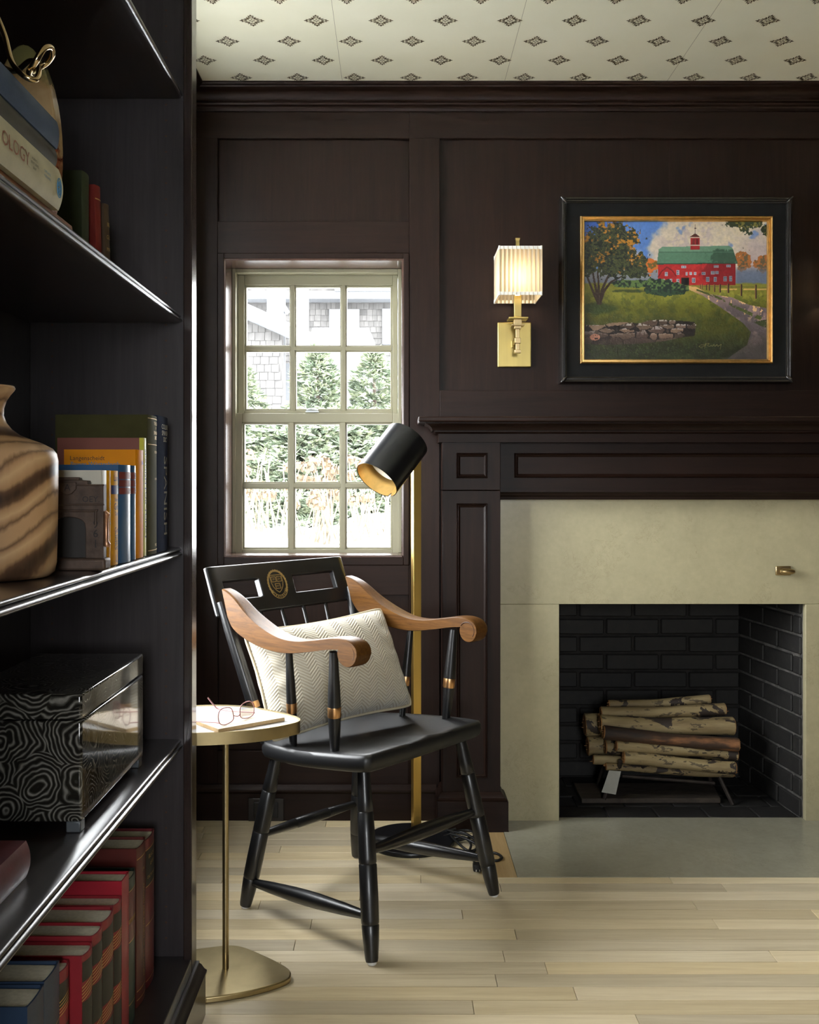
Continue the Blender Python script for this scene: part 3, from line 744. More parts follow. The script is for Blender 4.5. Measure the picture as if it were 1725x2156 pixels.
for (qx, qz) in ((fx0, fz0), (fx1, fz0), (fx0, fz1), (fx1, fz1)):
    sx = .012 if qx == fx0 else -.012; sz = .012 if qz == fz0 else -.012
    obj('corner_ornament', MB().tube([(qx + sx * .2, YFR, qz + sz * .2), (qx + sx, YFR - .004, qz + sz), (qx + sx * 1.7, YFR + .002, qz + sz * 1.7)], [.004, .006, .003], 8), M_frame, ofr, smooth=50)
frame_ring('gilt_slip', gx0, gx1, gz0, gz1, [(0, YFR + .02), (0, YFR + .004), (.003, YFR), (.006, YFR + .002), (.0065, YFR + .006), (.010, YFR + .005), (.0105, YFR + .009), (.0135, YFR + .009), (.0155, YFR + .014), (.0155, YFR + .022)], M_gold)
# the canvas: a fine grid of paint dabs, colour computed per dab
W_, H_ = 380, 286
uu, vv = np.meshgrid((np.arange(W_) + .5) / W_, (np.arange(H_) + .5) / H_)
ZX, ZY = 125 + uu * 1435, 97 + vv * 1081           # painting coordinates
def vnoise(sx, sy, seed, octv=4):
    g = np.random.default_rng(seed); out = np.zeros_like(uu); amp = 1; tot = 0
    for o_ in range(octv):
        nx, ny = int(sx * 2 ** o_) + 2, int(sy * 2 ** o_) + 2; a_ = g.random((ny + 1, nx + 1))
        x_, y_ = uu * (nx - 1), vv * (ny - 1); xi, yi = x_.astype(int), y_.astype(int); fx, fy = x_ - xi, y_ - yi
        fx, fy = fx*fx*(3-2*fx), fy*fy*(3-2*fy)
        out += amp * ((a_[yi, xi]*(1-fx) + a_[yi, xi+1]*fx)*(1-fy) + (a_[yi+1, xi]*(1-fx) + a_[yi+1, xi+1]*fx)*fy); tot += amp; amp *= .55
    return out / tot
img = np.zeros((H_, W_, 3))
def sm(x, a_, b_): t_ = np.clip((x - a_) / (b_ - a_), 0, 1); return t_*t_*(3-2*t_)
def blend(col, m):
    global img
    m = np.clip(m, 0, 1)[..., None]; img = img * (1 - m) + np.array(col) * m if not isinstance(col, np.ndarray) or col.ndim == 1 else img * (1 - m) + col * m
def poly(pts, soft=0):
    x_, y_ = ZX, ZY; ins = np.zeros_like(uu, bool); n = len(pts)
    for i in range(n):
        (xa, ya), (xb, yb) = pts[i], pts[(i + 1) % n]
        c_ = ((ya > y_) != (yb > y_)) & (x_ < (xb - xa) * (y_ - ya) / ((yb - ya) or 1e-9) + xa); ins ^= c_
    return ins.astype(float)
def rect(x0, x1, y0, y1): return ((ZX > x0) & (ZX < x1) & (ZY > y0) & (ZY < y1)).astype(float)
def line(pts, w0, w1=None):
    m = np.zeros_like(uu); w1 = w1 or w0; n = len(pts) - 1
    for i in range(n):
        (xa, ya), (xb, yb) = pts[i], pts[i + 1]; dx, dy = xb - xa, yb - ya; L2 = dx*dx + dy*dy
        t_ = np.clip(((ZX - xa) * dx + (ZY - ya) * dy) / L2, 0, 1); d_ = np.hypot(ZX - xa - t_ * dx, ZY - ya - t_ * dy)
        w_ = w0 + (w1 - w0) * ((i + t_) / n); m = np.maximum(m, (d_ < w_).astype(float))
    return m
n1, n2, n3, n4 = vnoise(5, 4, 1), vnoise(14, 10, 2), vnoise(40, 30, 3), vnoise(90, 70, 4, 2)
# sky
img[:] = np.array([88, 128, 196]); blend([60, 98, 178], sm(ZX, 520, 200) * sm(ZY, 420, 150))
cl = sm(ZX + (n1 - .5) * 520 + (n2 - .5) * 240, 600, 760) * (n2 + n3 * .5 > .45)
blend([222, 206, 184], sm(ZX + (n1 - .5) * 420 + (n2 - .5) * 220, 640, 760)); blend([196, 178, 176], sm(n2, .5, .62) * sm(ZX, 640, 800) * .7)
blend([232, 214, 182], sm(n3, .55, .62) * sm(ZX, 700, 860) * .6); blend([182, 164, 170], sm(ZX, 1250, 1480) * sm(ZY, 130, 330) * .7)
blend([98, 134, 196], (sm(n1 * .6 + n2 * .4, .60, .66)) * sm(ZX, 700, 900) * .75)
blend([206, 192, 192], sm(n2, .52, .6) * sm(ZY, 300, 380) * sm(ZX, 760, 600))
# mist, field
blend([118, 124, 140], sm(ZY, 430, 520)); blend([150, 152, 160], sm(ZY, 470, 500) * sm(ZY, 570, 530) * .6)
blend([196, 104, 40], ((np.hypot((ZX - 650) / 70, (ZY - 450) / 55) + (n3 - .5) * 1.3) < .95).astype(float)); blend([110, 92, 44], ((np.hypot((ZX - 650) / 70, (ZY - 450) / 55) + (n4 - .5) * 2) < .45).astype(float))
for (cx_, cy_, rx_, ry_) in ((1370, 410, 55, 75), (1515, 430, 60, 70)):
    d_ = np.hypot((ZX - cx_) / rx_, (ZY - cy_) / ry_)
    blend([158, 96, 46], (d_ + (n3 - .5) * 1.2 < .95).astype(float)); blend([96, 84, 60], (d_ + (n4 - .5) * 2.4 < .5).astype(float))
blend([96, 108, 132], sm(ZY, 440, 500) * sm(ZX, 1300, 1330) * .75)
g = sm(ZY + (n3 - .5) * 16, 572, 592)
blend([126, 124, 44], g); blend([94, 94, 26], g * sm(ZY + (n2 - .5) * 160, 640, 780)); blend([66, 67, 20], g * sm(ZY + (n2 - .5) * 160, 760, 900)); blend([34, 37, 17], g * sm(ZY + (n2 - .5) * 120, 940, 1100))
blend([146, 144, 56], g * sm(n2, .55, .62) * sm(ZY, 780, 660) * sm(ZX, 250, 420) * .8); blend([50, 62, 30], g * (n3 > .56) * sm(ZY, 600, 700) * .35)
blend([40, 56, 30], g * sm(np.hypot((ZX - 230) / 260, (ZY - 770) / 60) + (n2 - .5), .9, .4) * .7); blend([46, 58, 34], g * sm(np.hypot((ZX - 500) / 200, (ZY - 640) / 16) + (n3 - .5), .9, .4) * .8)
# lane
lane = poly([(865, 600), (1000, 607), (1110, 665), (1280, 690), (1420, 750), (1560, 775), (1560, 1178), (1230, 1178), (1400, 1060), (1430, 960), (1370, 890), (1270, 820), (1150, 740), (1060, 680), (930, 622)])
ragged = sm(lane + (n3 - .5) * .0, .4, .6)
blend([136, 112, 112], ragged); blend([222, 176, 112], ragged * sm(ZY, 690, 620)); blend([92, 80, 84], ragged * sm(n2, .5, .6) * sm(ZY, 700, 800)); blend([56, 52, 48], ragged * sm(ZY + (n2 - .5) * 120, 900, 1080) * .85)
blend([222, 180, 130], ragged * (n3 > .66) * sm(ZX, 980, 1050) * sm(ZY, 900, 800)); blend([74, 84, 38], line([(1010, 632), (1170, 690), (1300, 760), (1420, 815), (1500, 850)], 7, 15) * (n3 > .42)); blend([52, 60, 26], poly([(1450, 880), (1560, 860), (1560, 930), (1500, 910)]) * (n4 > .3))
blend([222, 172, 104], rect(1180, 1560, 622, 632) * (n3 > .4) * .8)
# barn
wallp = rect(705, 1312, 425, 597); shade = sm(ZX + (n2 - .5) * 260 + (n3 - .5) * 120, 1020, 1090)
blend([168, 34, 36], wallp); blend([126, 20, 28], wallp * shade); blend([186, 50, 44], wallp * (n4 > .6) * (1 - shade) * .5)
roof = poly([(697, 436), (712, 318), (738, 299), (1262, 289), (1290, 312), (1328, 428)])
blend([106, 142, 116], roof); blend([84, 122, 98], roof * (ZY > 338 - (ZX - 700) * .006)); blend([54, 82, 64], roof * sm(np.hypot((ZX - 1240) / 150, (ZY - 380) / 80) + (n3 - .5) * 1.2, .95, .7)); blend([70, 100, 80], roof * (np.abs(ZY - 340) < 3)); blend([40, 70, 54], roof * (ZY > 424 - (ZX - 1000) * .004))
blend([110, 18, 24], line([(708, 530), (735, 490), (775, 455), (815, 480), (848, 526)], 5)); blend([150, 28, 30], poly([(710, 590), (710, 532), (775, 462), (845, 528), (845, 590)]) * .7)
blend([18, 12, 14], rect(888, 948, 540, 595)); blend([134, 70, 40], rect(884, 952, 534, 541))
for (x0, x1, y0, y1) in ((888, 925, 445, 464), (758, 781, 494, 525), (850, 874, 480, 516), (849, 873, 548, 584), (735, 758, 546, 572), (792, 815, 546, 578), (920, 938, 495, 519), (952, 970, 495, 517), (985, 1005, 492, 517), (972, 997, 538, 577), (1048, 1076, 492, 517), (1142, 1177, 440, 458), (1240, 1274, 438, 456), (1120, 1147, 487, 511), (1153, 1180, 487, 509), (1082, 1106, 530, 570), (1140, 1164, 530, 570), (1218, 1244, 527, 567), (1260, 1283, 525, 565)):
    k_ = .75 if x0 > 1030 else 1
    blend([190 * k_, 196 * k_, 206 * k_], rect(x0, x1, y0, y1)); mx_, my_ = (x0 + x1) / 2, (y0 + y1) / 2
    blend([66, 84, 106], rect(x0 + 4, mx_ - 2, y0 + 4, my_ - 1) + rect(mx_ + 2, x1 - 4, y0 + 4, my_ - 1) + rect(x0 + 4, mx_ - 2, my_ + 2, y1 - 4) + rect(mx_ + 2, x1 - 4, my_ + 2, y1 - 4))
blend([150, 30, 32], rect(960, 1030, 222, 320)); blend([100, 16, 22], rect(974, 992, 236, 284) + rect(1002, 1020, 236, 284)); blend([206, 188, 168], rect(950, 1034, 283, 290) + rect(948, 1034, 222, 229)); blend([86, 42, 32], poly([(950, 223), (980, 203), (996, 194), (1012, 204), (1034, 221)])); blend([60, 40, 38], line([(996, 195), (996, 125)], 2.5)); blend([60, 40, 38], rect(989, 1003, 150, 156))
# bushes
d_ = np.minimum(np.hypot((ZX - 760) / 190, (ZY - 625) / 52), np.hypot((ZX - 540) / 190, (ZY - 585) / 32)); d_ = np.minimum(d_, np.hypot((ZX - 700) / 130, (ZY - 590) / 45))
bm_ = (d_ + (n3 - .5) * .7 < 1).astype(float); blend([44, 66, 46], bm_); blend([88, 112, 62], bm_ * (n4 > .55) * (ZY < 630)); blend([28, 42, 36], bm_ * (n4 < .42))
# tree
for pts in ([(245, 735), (215, 680), (165, 560), (135, 480)], [(240, 735), (225, 640), (205, 540), (190, 440)], [(245, 735), (245, 620), (235, 480)], [(250, 735), (285, 640), (340, 570), (420, 530)], [(255, 735), (270, 630), (330, 500), (350, 420)]):
    blend([58, 42, 34], line(pts, 13, 5))
d_ = np.minimum.reduce([np.hypot((ZX - cx_) / rx_, (ZY - cy_) / ry_) for cx_, cy_, rx_, ry_ in ((330, 250, 200, 150), (230, 330, 150, 150), (430, 380, 150, 130), (520, 470, 110, 90), (170, 430, 90, 100), (480, 240, 90, 80), (330, 440, 150, 90), (560, 400, 60, 60))])
tm = ((d_ + (n3 - .5) * 1.15 + (n4 - .5) * .5) < .98) & (ZY < 560); tm = tm.astype(float)
blend([50, 56, 40], tm); blend([30, 38, 34], tm * (n3 < .50)); blend([66, 74, 44], tm * (n4 > .60)); blend([138, 92, 30], tm * (n4 * .6 + n2 * .9 + (330 - ZY) * .0009 > .92)); blend([172, 118, 34], tm * (n4 * .7 + n2 * .8 + (330 - ZY) * .0011 + (ZX - 300) * .0003 > 1.02)); blend([84, 86, 44], tm * (np.abs(n4 - .5) < .03))
# overhanging leaves top right
d_ = np.minimum.reduce([np.hypot((ZX - cx_) / rx_, (ZY - cy_) / ry_) for cx_, cy_, rx_, ry_ in ((1400, 110, 150, 40), (1380, 160, 80, 50), (1540, 160, 40, 80), (1290, 115, 55, 35), (1480, 120, 80, 40))])
lm = ((d_ + (n3 - .5) * 1.6 + (n4 - .5) * .6) < .75).astype(float); blend([48, 58, 38], lm); blend([126, 118, 56], lm * (n4 > .66))
# fence
blend([64, 48, 40], line([(1040, 604), (1560, 612)], 1.6) * .6)
for (x_, y0, y1, w_) in ((1035, 588, 626, 4), (1050, 586, 628, 4), (1083, 587, 634, 4), (1105, 588, 638, 5), (1146, 588, 648, 6), (1190, 588, 654, 6), (1255, 583, 657, 7), (1356, 588, 680, 7), (1470, 592, 702, 8)):
    blend([62, 42, 34], rect(x_ - w_, x_ + w_, y0, y1)); blend([150, 102, 70], rect(x_ - w_, x_ - w_ * .4, y0, y1))
# stone wall
sw = poly([(120, 906), (280, 906), (330, 890), (440, 882), (560, 892), (640, 868), (740, 864), (880, 872), (990, 880), (1004, 905), (990, 990), (900, 1000), (760, 1030), (560, 1050), (300, 1060), (120, 1050)])
g2 = np.random.default_rng(9); cells = [(g2.uniform(120, 1010), y_) for y_ in (880, 915, 945, 985, 1025) for _ in range(8)]
dd = np.stack([np.hypot((ZX - a_) / 3.6, (ZY - b_ - (n3 - .5) * 30)) for a_, b_ in cells]); srt = np.sort(dd, 0); idx = dd.argmin(0)
tone = np.array([[96, 78, 64], [120, 96, 78], [80, 62, 54], [106, 86, 74], [70, 54, 46]])[idx % 5]
blend(tone * 1.0, sw); yoff = ZY - np.array([b_ for a_, b_ in cells])[idx]
blend([172, 164, 160], sw * (yoff < -5) * (n4 > .44) * sm(ZY, 1020, 900) * .85); blend([30, 22, 20], sw * (srt[1] - srt[0] < 3.2)); blend([48, 34, 30], sw * sm(ZY, 960, 1050) * .7); blend([176, 116, 92], sw * (np.hypot((ZX - 215) / 40, (ZY - 1000) / 25) < 1) * (n4 > .45) * .8)
blend([60, 66, 34], sm(ZY, 1020, 1060) * (n4 > .68) * (ZX < 1150) * .6)
sgn_pts = [(1070, 1058), (1040, 1060), (1024, 1072), (1040, 1078), (1066, 1070), (1078, 1046), (1070, 1086), (1082, 1050), (1104, 1046), (1092, 1066), (1110, 1072), (1122, 1060), (1130, 1072), (1142, 1056), (1150, 1072), (1166, 1056), (1174, 1070), (1200, 1054), (1190, 1096)]
blend([120, 112, 66], line(sgn_pts, 1.9) * .8)
img *= (0.93 + .14 * n4[..., None])
lin = np.where(img / 255 <= .04045, img / 255 / 12.92, ((np.clip(img, 0, 255) / 255 + .055) / 1.055) ** 2.4)
cx0, cx1, cz0, cz1 = gx0 + .0125, gx1 - .0125, gz0 + .0125, gz1 - .0125; yc_ = YFR + .018
me = bpy.data.meshes.new('canvas'); o_ = Vector(pf.location)
gx, gz = np.meshgrid(np.linspace(cx0, cx1, W_ + 1), np.linspace(cz1, cz0, H_ + 1))
rel = np.random.default_rng(3).uniform(-.0002, .0002, gx.shape)
co = np.stack([gx - o_.x, np.full_like(gx, yc_ - o_.y) + rel, gz - o_.z], -1).reshape(-1, 3)
ii, jj = np.meshgrid(np.arange(W_), np.arange(H_)); b0 = (jj * (W_ + 1) + ii).ravel()
quads = np.stack([b0, b0 + W_ + 1, b0 + W_ + 2, b0 + 1], -1)
me.vertices.add(len(co)); me.vertices.foreach_set('co', co.ravel()); me.loops.add(quads.size); me.loops.foreach_set('vertex_index', quads.ravel())
me.polygons.add(len(quads)); me.polygons.foreach_set('loop_start', np.arange(len(quads)) * 4); me.polygons.foreach_set('loop_total', np.full(len(quads), 4)); me.update(calc_edges=True)
at_ = me.color_attributes.new('paint', 'FLOAT_COLOR', 'CORNER'); cc = np.ones((len(quads), 4, 4)); cc[:, :, :3] = lin.reshape(-1, 1, 3); at_.data.foreach_set('color', cc.ravel())
t = NT('oil_paint'); va = t.n('ShaderNodeVertexColor'); va.layer_name = 'paint'; t.l(va.outputs[0], t.p.inputs['Base Color']); t.setp(Roughness=.45); t.bump(t.noise(t.coord(), 140, 4), .25, .001)
obj('canvas', me, t.m, pf)

# ------------------------------------------------------------------ bookcase
BY0, BYE, BYI = .66, 2.062, 2.030        # near end, far end, inner face of the far side
BXB, BXF, SXF = -.745, -.4125, -.434     # back, face-frame front, shelf nosing front
bc = thing('bookcase', 'tall dark-stained wooden bookcase filling the left side', 'bookcase', (-.58, 1.4, 0))
obj('side_panel', MB().box(BXB, -.428, BYI, BYE, 0, CEIL - .003), M_case_v, bc, bevel=.001)
obj('side_panel', MB().box(BXB, -.428, BY0, BY0 + .03, 0, CEIL - .003), M_case_v, bc, bevel=.001)
obj('back_panel', MB().box(-.757, BXB, BY0, BYE, 0, CEIL - .003), M_case_v, bc)
obj('face_stile', MB().box(-.430, BXF, 2.015, BYE, .10, CEIL - .003), M_case_face, bc, bevel=.002, seg=3)
obj('face_stile', MB().box(-.430, BXF, BY0, BY0 + .047, .10, CEIL - .003), M_case_face, bc, bevel=.002)
def shelf_prof(zt_, zb_):
    h = zt_ - zb_; P_ = [(BXB, zt_), (-.450, zt_), (-.4475, zt_ - .0008)]
    def bead(xf, z0_, z1_, bul):
        for i in range(9):
            s_ = -1 + 2 * i / 8; P_.append((xf - bul + bul * (1 - abs(s_) ** 2.3), (z0_ + z1_) / 2 - s_ * (z1_ - z0_) / 2))
    bead(-.4375, zt_ - .0088, zt_ - .0010, .0042); P_.append((-.4425, zt_ - .0092)); bead(SXF, zb_ + .0004, zt_ - .0098, .0050)
    P_ += [(-.4475, zb_), (BXB, zb_)]; return P_
SHZ = [(1.902, 1.883), (1.446, 1.427), (.971, .951), (.580, .560)]
for (a_, b_) in SHZ: obj('shelf', MB().prism(shelf_prof(a_, b_), BY0 + .031, BYI - .0005, 'y'), M_case_y, bc, smooth=32)
obj('bottom_shelf', MB().box(BXB, -.4135, BY0 + .03, BYI, .110, .138), M_case_y, bc, bevel=.002)
obj('base', MB().box(BXB, -.3945, BY0, 2.066, 0, .085), M_case_y, bc, bevel=.001)
BM = [(BXB, .085), (-.3945, .085), (-.392, .088), (-.392, .092), (-.397, .095), (-.400, .099), (-.4035, .104), (-.4075, .106), (-.4075, .111), (BXB, .111)]
obj('base_moulding', MB().prism(BM, BY0, 2.068, 'y'), M_case_y, bc, smooth=30)
mb = MB()
for xh in (-.468, -.70):
    z_ = .175
    while z_ < 2.3:
        mb.tube([(xh, BYI + .001, z_), (xh, BYI - .0006, z_)], .0024, 8); z_ += .032
o = obj('shelf_pin_holes', mb, mat('drilled_hole', (.07, .035, .02), .8), bc); tag(o, kind='stuff')

# ------------------------------------------------------------------ books
def cloth(name, c, rough=.55, coat=0.): return mat('cloth_' + name, c, max(rough, .55), 0, .10, 25, .12, 500, coat=0, spec=.15)
def book(label, col, xs, y0, T, z0, Hh, D, lying=False, lean=0., lean2=0., bulge=.004, board=.0024, rough=.5, coat=0., titles=(), bands=(), group=None, name='book', pages=None):
    """standing: spine faces +x at xs, near cover at y0.  lying: T is height, Hh runs along y from y0"""
    root = thing(name, label, 'book', (xs, y0, z0), 0, group); b = board
    if lying: fn = lambda d, t_, h: (-d, h, t_)
    else: fn = lambda d, t_, h: (-d, t_, h)
    Mx = Matrix.Rotation(lean, 4, 'X') @ Matrix.Rotation(lean2, 4, 'Y')
    tf = lambda p: tuple(Mx @ Vector(fn(*p)))
    def bx_d(t_):
        u_ = (2 * t_ / T - 1); return -bulge * max(0, 1 - u_ * u_)
    arc = [(bx_d(T * i / 10), T * i / 10) for i in range(11)]
    prof = [(D, 0)] + arc + [(D, T), (D, T - b), (.004, T - b)] + [(p[0] + .0022, min(max(p[1], b), T - b)) for p in arc[::-1][1:-1]] + [(.004, b), (D, b)]
    cm = MB().prism(prof, 0, Hh, 'z'); cm.v = [tf(p) for p in cm.v]
    m = col if isinstance(col, bpy.types.Material) else cloth(label[:18], col, rough, coat)
    cov = obj('cover', cm, m, root, local=True, smooth=28)
    pg = MB(); e_ = .004
    arcp = [(p[0] + .003, min(max(p[1], b + .0002), T - b - .0002)) for p in arc[1:-1]]
    pg.prism([(D - .004, b + .0002)] + arcp + [(D - .004, T - b - .0002)], e_, Hh - e_, 'z'); pg.v = [tf(p) for p in pg.v]
    obj('page_block', pg, pages or M_paper, root, local=True)
    for (h0, h1, mm) in bands:
        s_ = MB(); n = 8; ts = [T * (.02 + .96 * i / n) for i in range(n + 1)]
        s_.add([tf((bx_d(q) - .0004, q, h0)) for q in ts] + [tf((bx_d(q) - .0004, q, h1)) for q in ts], [(i, i + 1, n + 2 + i, n + 1 + i) for i in range(n)])
        obj('spine_band', s_, mm, cov, local=True, smooth=60)
    for (txt, size, hc, mode, mm, *off) in titles:
        v_, f_ = text2d(txt, size); o_ = off[0] if off else 0; s_ = MB(); vs_ = []
        for (a_, c_) in v_:
            if mode == 'v': h, q = hc - a_, T / 2 + o_ + c_
            elif mode == 'u': h, q = hc + a_, T / 2 + o_ - c_
            elif mode == 'l': h, q = hc + a_, T / 2 + o_ + c_       # lying
            else: h, q = hc + c_, T / 2 + o_ + a_
            q = min(max(q, .0004), T - .0004)
            vs_.append(tf((bx_d(q) - .0007, q, h)))
        s_.add(vs_, f_); obj('lettering', s_, mm, cov, local=True)
    return root
def emblem_ring(parent, pts, r_, m): return obj('emblem', MB().tube(pts, r_, 6, closed=True), m, parent, local=True)
K = lambda *c: mat('ink_%d_%d_%d' % c, srgb(*c), .5, 0, .05)
INK, RUST, BLUEI, WHITEI = K(26, 24, 26), K(140, 84, 58), K(72, 130, 170), K(196, 190, 178)

# --- second shelf from the top
Z2 = 1.4462; g2_ = 'books on the upper shelf'
M_tan = mat('tan_leather', srgb(132, 82, 44), .5, 0, .2, 30)
book('thin tan book at the bottom of the flat stack on the upper shelf', M_tan, -.452, 1.09, .0125, Z2, .30, .20, lying=True, bulge=.001, group=g2_)
cb = book('thick cream textbook lettered OLOGY lying in the stack on the upper shelf', srgb(196, 190, 160), -.444, 1.055, .054, Z2 + .0127, .257, .19, lying=True, bulge=.006, board=.003, rough=.45, group=g2_,
     titles=[('OLOGY', .0245, .094, 'l', RUST), ('ALBERTS', .0046, .153, 'l', INK, .006), ('BRAY LEWIS', .0046, .153, 'l', INK, .0005), ('RAFF', .0046, .153, 'l', INK, -.005), ('GARLAND', .0050, .197, 'l', BLUEI, .004), ('PUBLISHING', .0042, .197, 'l', BLUEI, -.002)])
ring = [(.0065, .241 + .0075 * math.cos(i / 20 * 2 * math.pi), .025 + .0125 * math.sin(i / 20 * 2 * math.pi)) for i in range(20)]
emblem_ring(cb, ring, .0006, BLUEI)
for q in range(5):
    a_ = q * 1.256; c_ = (.0066, .241 + .0038 * math.cos(a_), .025 + .0065 * math.sin(a_))
    emblem_ring(cb, [(c_[0], c_[1] + .0022 * math.cos(i / 8 * 6.283), c_[2] + .003 * math.sin(i / 8 * 6.283)) for i in range(8)], .00045, BLUEI)
book('worn charcoal-grey book above the cream textbook in the stack', srgb(70, 66, 54), -.449, 1.06, .027, Z2 + .0670, .250, .18, lying=True, bulge=.004, rough=.6, group=g2_)
book('slate blue cloth book on top of the stack under the brass knot', srgb(58, 74, 98), -.447, 1.07, .036, Z2 + .0943, .245, .18, lying=True, bulge=.003, rough=.35, coat=.2, group=g2_)
book('dark green hardback standing behind the stack on the upper shelf', srgb(58, 66, 46), -.54, 1.713, .040, Z2, .192, .15, bulge=.003, group=g2_, titles=[('ATLAS', .010, .14, 'v', M_gold_print)][:0])
book('red book leaning against the green hardback on the upper shelf', srgb(122, 40, 34), -.535, 1.785, .034, Z2, .185, .14, lean=.09, bulge=.003, group=g2_, titles=[('VOYAGES', .011, .085, 'v', M_gold_print)][:0], bands=[(.16, .162, M_gold_print)])
book('small brown gilt-lettered book at the end of the upper shelf row', srgb(84, 68, 52), -.532, 1.832, .030, Z2, .165, .13, lean=.10, bulge=.003, group=g2_, titles=[('BEL', .010, .128, 'h', M_gold_print), ('GELI', .011, .105, 'h', M_gold_print), ('MALI', .010, .083, 'h', M_gold_print)])
# agate bookend
t = NT('banded_agate'); co = t.coord((1, 1, 1)); dn = t.noise(co, 14, 4, .6, .8); sx = t.n('ShaderNodeSeparateXYZ'); t.l(co, sx.inputs[0])
rr_ = t.math('ADD', t.math('SQRT', t.math('ADD', t.math('POWER', t.math('MULTIPLY', sx.outputs[0], 11), 2), t.math('POWER', t.math('MULTIPLY', t.math('SUBTRACT', sx.outputs[2], .13), 6.5), 2))), t.math('MULTIPLY', t.math('SUBTRACT', dn, .5), 1.1))
t.l(t.ramp(rr_, [(.2, srgb(126, 84, 52)), (.48, srgb(156, 112, 74)), (.56, srgb(112, 40, 18)), (.63, srgb(176, 150, 112)), (.85, srgb(150, 122, 84)), (1, srgb(104, 100, 62))]), t.p.inputs['Base Color']); t.setp(Roughness=.15)
ag = MB(); A = []
for i in range(40):
    a_ = i / 40 * 2 * math.pi; A.append((-.550 + .050 * math.cos(a_) * (1 - .18 * math.sin(a_)) + .003 * math.sin(2 * a_), max(Z2 + .0005, 1.598 + .150 * math.sin(a_) * (1 if math.sin(a_) > 0 else 1.02))))
ag.prism(A, 1.47, 1.50, 'y'); o = obj('agate_slab', ag, t.m, origin=(-.552, 1.485, Z2), bevel=.003); tag(o, 'oval brown and green banded agate slab behind the stacked books', 'stone')
# brass knot of links
kn = thing('brass_knot', 'polished brass chain-link sculpture on top of the blue book', 'ornament', (-.50, 1.20, Z2 + .1305))
M_chain = mat('polished_brass', (.55, .42, .24), .16, 1, .1, 20)
YN = 1.20
def lk(pts, r_): return obj('link', MB().tube(catmull([at(x_, y_, Y_) for x_, y_, Y_ in pts], 8, True), r_, 12, closed=True), M_chain, kn, smooth=60)
lk([(-55, 20, 1.24), (-20, 15, 1.21), (8, 70, 1.20), (24, 128, 1.19), (48, 158, 1.18), (74, 168, 1.185), (82, 150, 1.20), (76, 132, 1.22), (60, 130, 1.23), (30, 150, 1.245), (-10, 130, 1.26), (-50, 80, 1.26)], .0034)
lk([(62, 150, 1.19), (76, 128, 1.18), (92, 103, 1.185), (106, 100, 1.20), (110, 115, 1.215), (98, 132, 1.225), (78, 145, 1.22), (66, 156, 1.205)], .0038)

# --- third shelf
Z3 = .9712; g3_ = 'reference books beside the wooden vase'
va = thing('wooden_vase', 'turned wooden bottle vase with dark grain streaks on the middle shelf', 'vase', (-.560, 1.36, Z3))
t = NT('figured_walnut_sapwood'); mp = t.n('ShaderNodeMapping'); tc = t.n('ShaderNodeTexCoord'); t.l(tc.outputs['Object'], mp.inputs[0]); mp.inputs['Rotation'].default_value = (.2, .55, .2); mp.inputs['Scale'].default_value = (4, 4, 7)
wv = t.n('ShaderNodeTexWave', wave_type='BANDS', bands_direction='Z', wave_profile='SIN'); t.l(mp.outputs[0], wv.inputs[0]); wv.inputs['Scale'].default_value = .6; wv.inputs['Distortion'].default_value = 11; wv.inputs['Detail'].default_value = 3; wv.inputs['Detail Scale'].default_value = .55; wv.inputs['Detail Roughness'].default_value = .62; n1_ = wv.outputs['Fac']; n2_ = t.noise(t.coord((60, 60, 14)), 2, 4)
cc_ = t.ramp(t.math('ADD', t.math('MULTIPLY', n1_, .85), t.math('MULTIPLY', n2_, .15)), [(.06, srgb(64, 46, 34)), (.16, srgb(104, 76, 54)), (.26, srgb(176, 138, 98)), (.55, srgb(204, 168, 126)), (.72, srgb(176, 138, 100)), (.80, srgb(120, 90, 64)), (.88, srgb(190, 152, 112))])
t.l(cc_, t.p.inputs['Base Color']); t.setp(Roughness=.38); t.bump(n2_, .08, .001)
vp = [(.070, 0), (.084, .002), (.090, .008), (.0925, .02), (.0935, .06), (.0945, .12), (.0945, .160), (.0925, .170), (.087, .177), (.074, .184), (.060, .189), (.045, .195), (.034, .203), (.027, .212), (.0235, .222), (.0240, .232), (.027, .242), (.032, .250), (.037, .256), (.0385, .259), (.037, .262), (.030, .262), (.022, .250), (.015, .232)]
obj('vessel', MB().lathe(vp, (-.560, 1.36, Z3), 64), t.m, va, smooth=40)
# gate-shaped bookend
be = thing('arch_bookend', 'bronze archway bookend dated 1961 beside the wooden vase', 'bookend', (-.4876, 1.485, Z3))
M_bronze = mat('aged_bronze', (.080, .053, .040), .5, .2, .35, 40, .3, 120, spec=.3)
ex, ey = -.4876, 1.4835
def bz(zy): return PZ(980 + zy / 6.635, 1.485)
def bx(zx): return PX(110 + zx / 6.635, 1.485)
pt = MB(); hw = .0523; aw = .0256
outl = [(ex - hw, bz(1300)), (ex - aw, bz(1300))]
outl += [(ex - aw * math.cos(a_ * math.pi / 10), bz(880) + (bz(720) - bz(880)) * math.sin(a_ * math.pi / 10) ** .7) for a_ in range(0, 11)] + [(ex + aw, bz(1300)), (ex + hw, bz(1300))]
outl += [(ex + hw, bz(262)), (ex + hw * .55, bz(262)), (ex + hw * .55, bz(212)), (ex + hw * .3, bz(205)), (ex + hw * .3, bz(172)), (ex - hw * .3, bz(172)), (ex - hw * .3, bz(205)), (ex - hw * .55, bz(212)), (ex - hw * .55, bz(262)), (ex - hw, bz(262))]
pt.prism(outl, ey, ey + .016, 'y'); plate = obj('gateway', pt, M_bronze, be, bevel=.001)
obj('recessed_door', MB().box(ex - aw - .003, ex + aw + .003, ey + .009, ey + .017, bz(1300), bz(700)), mat('bronze_recess_shade', (.012, .008, .006), .6), be)  # shade of the recess put into the door's darker colour
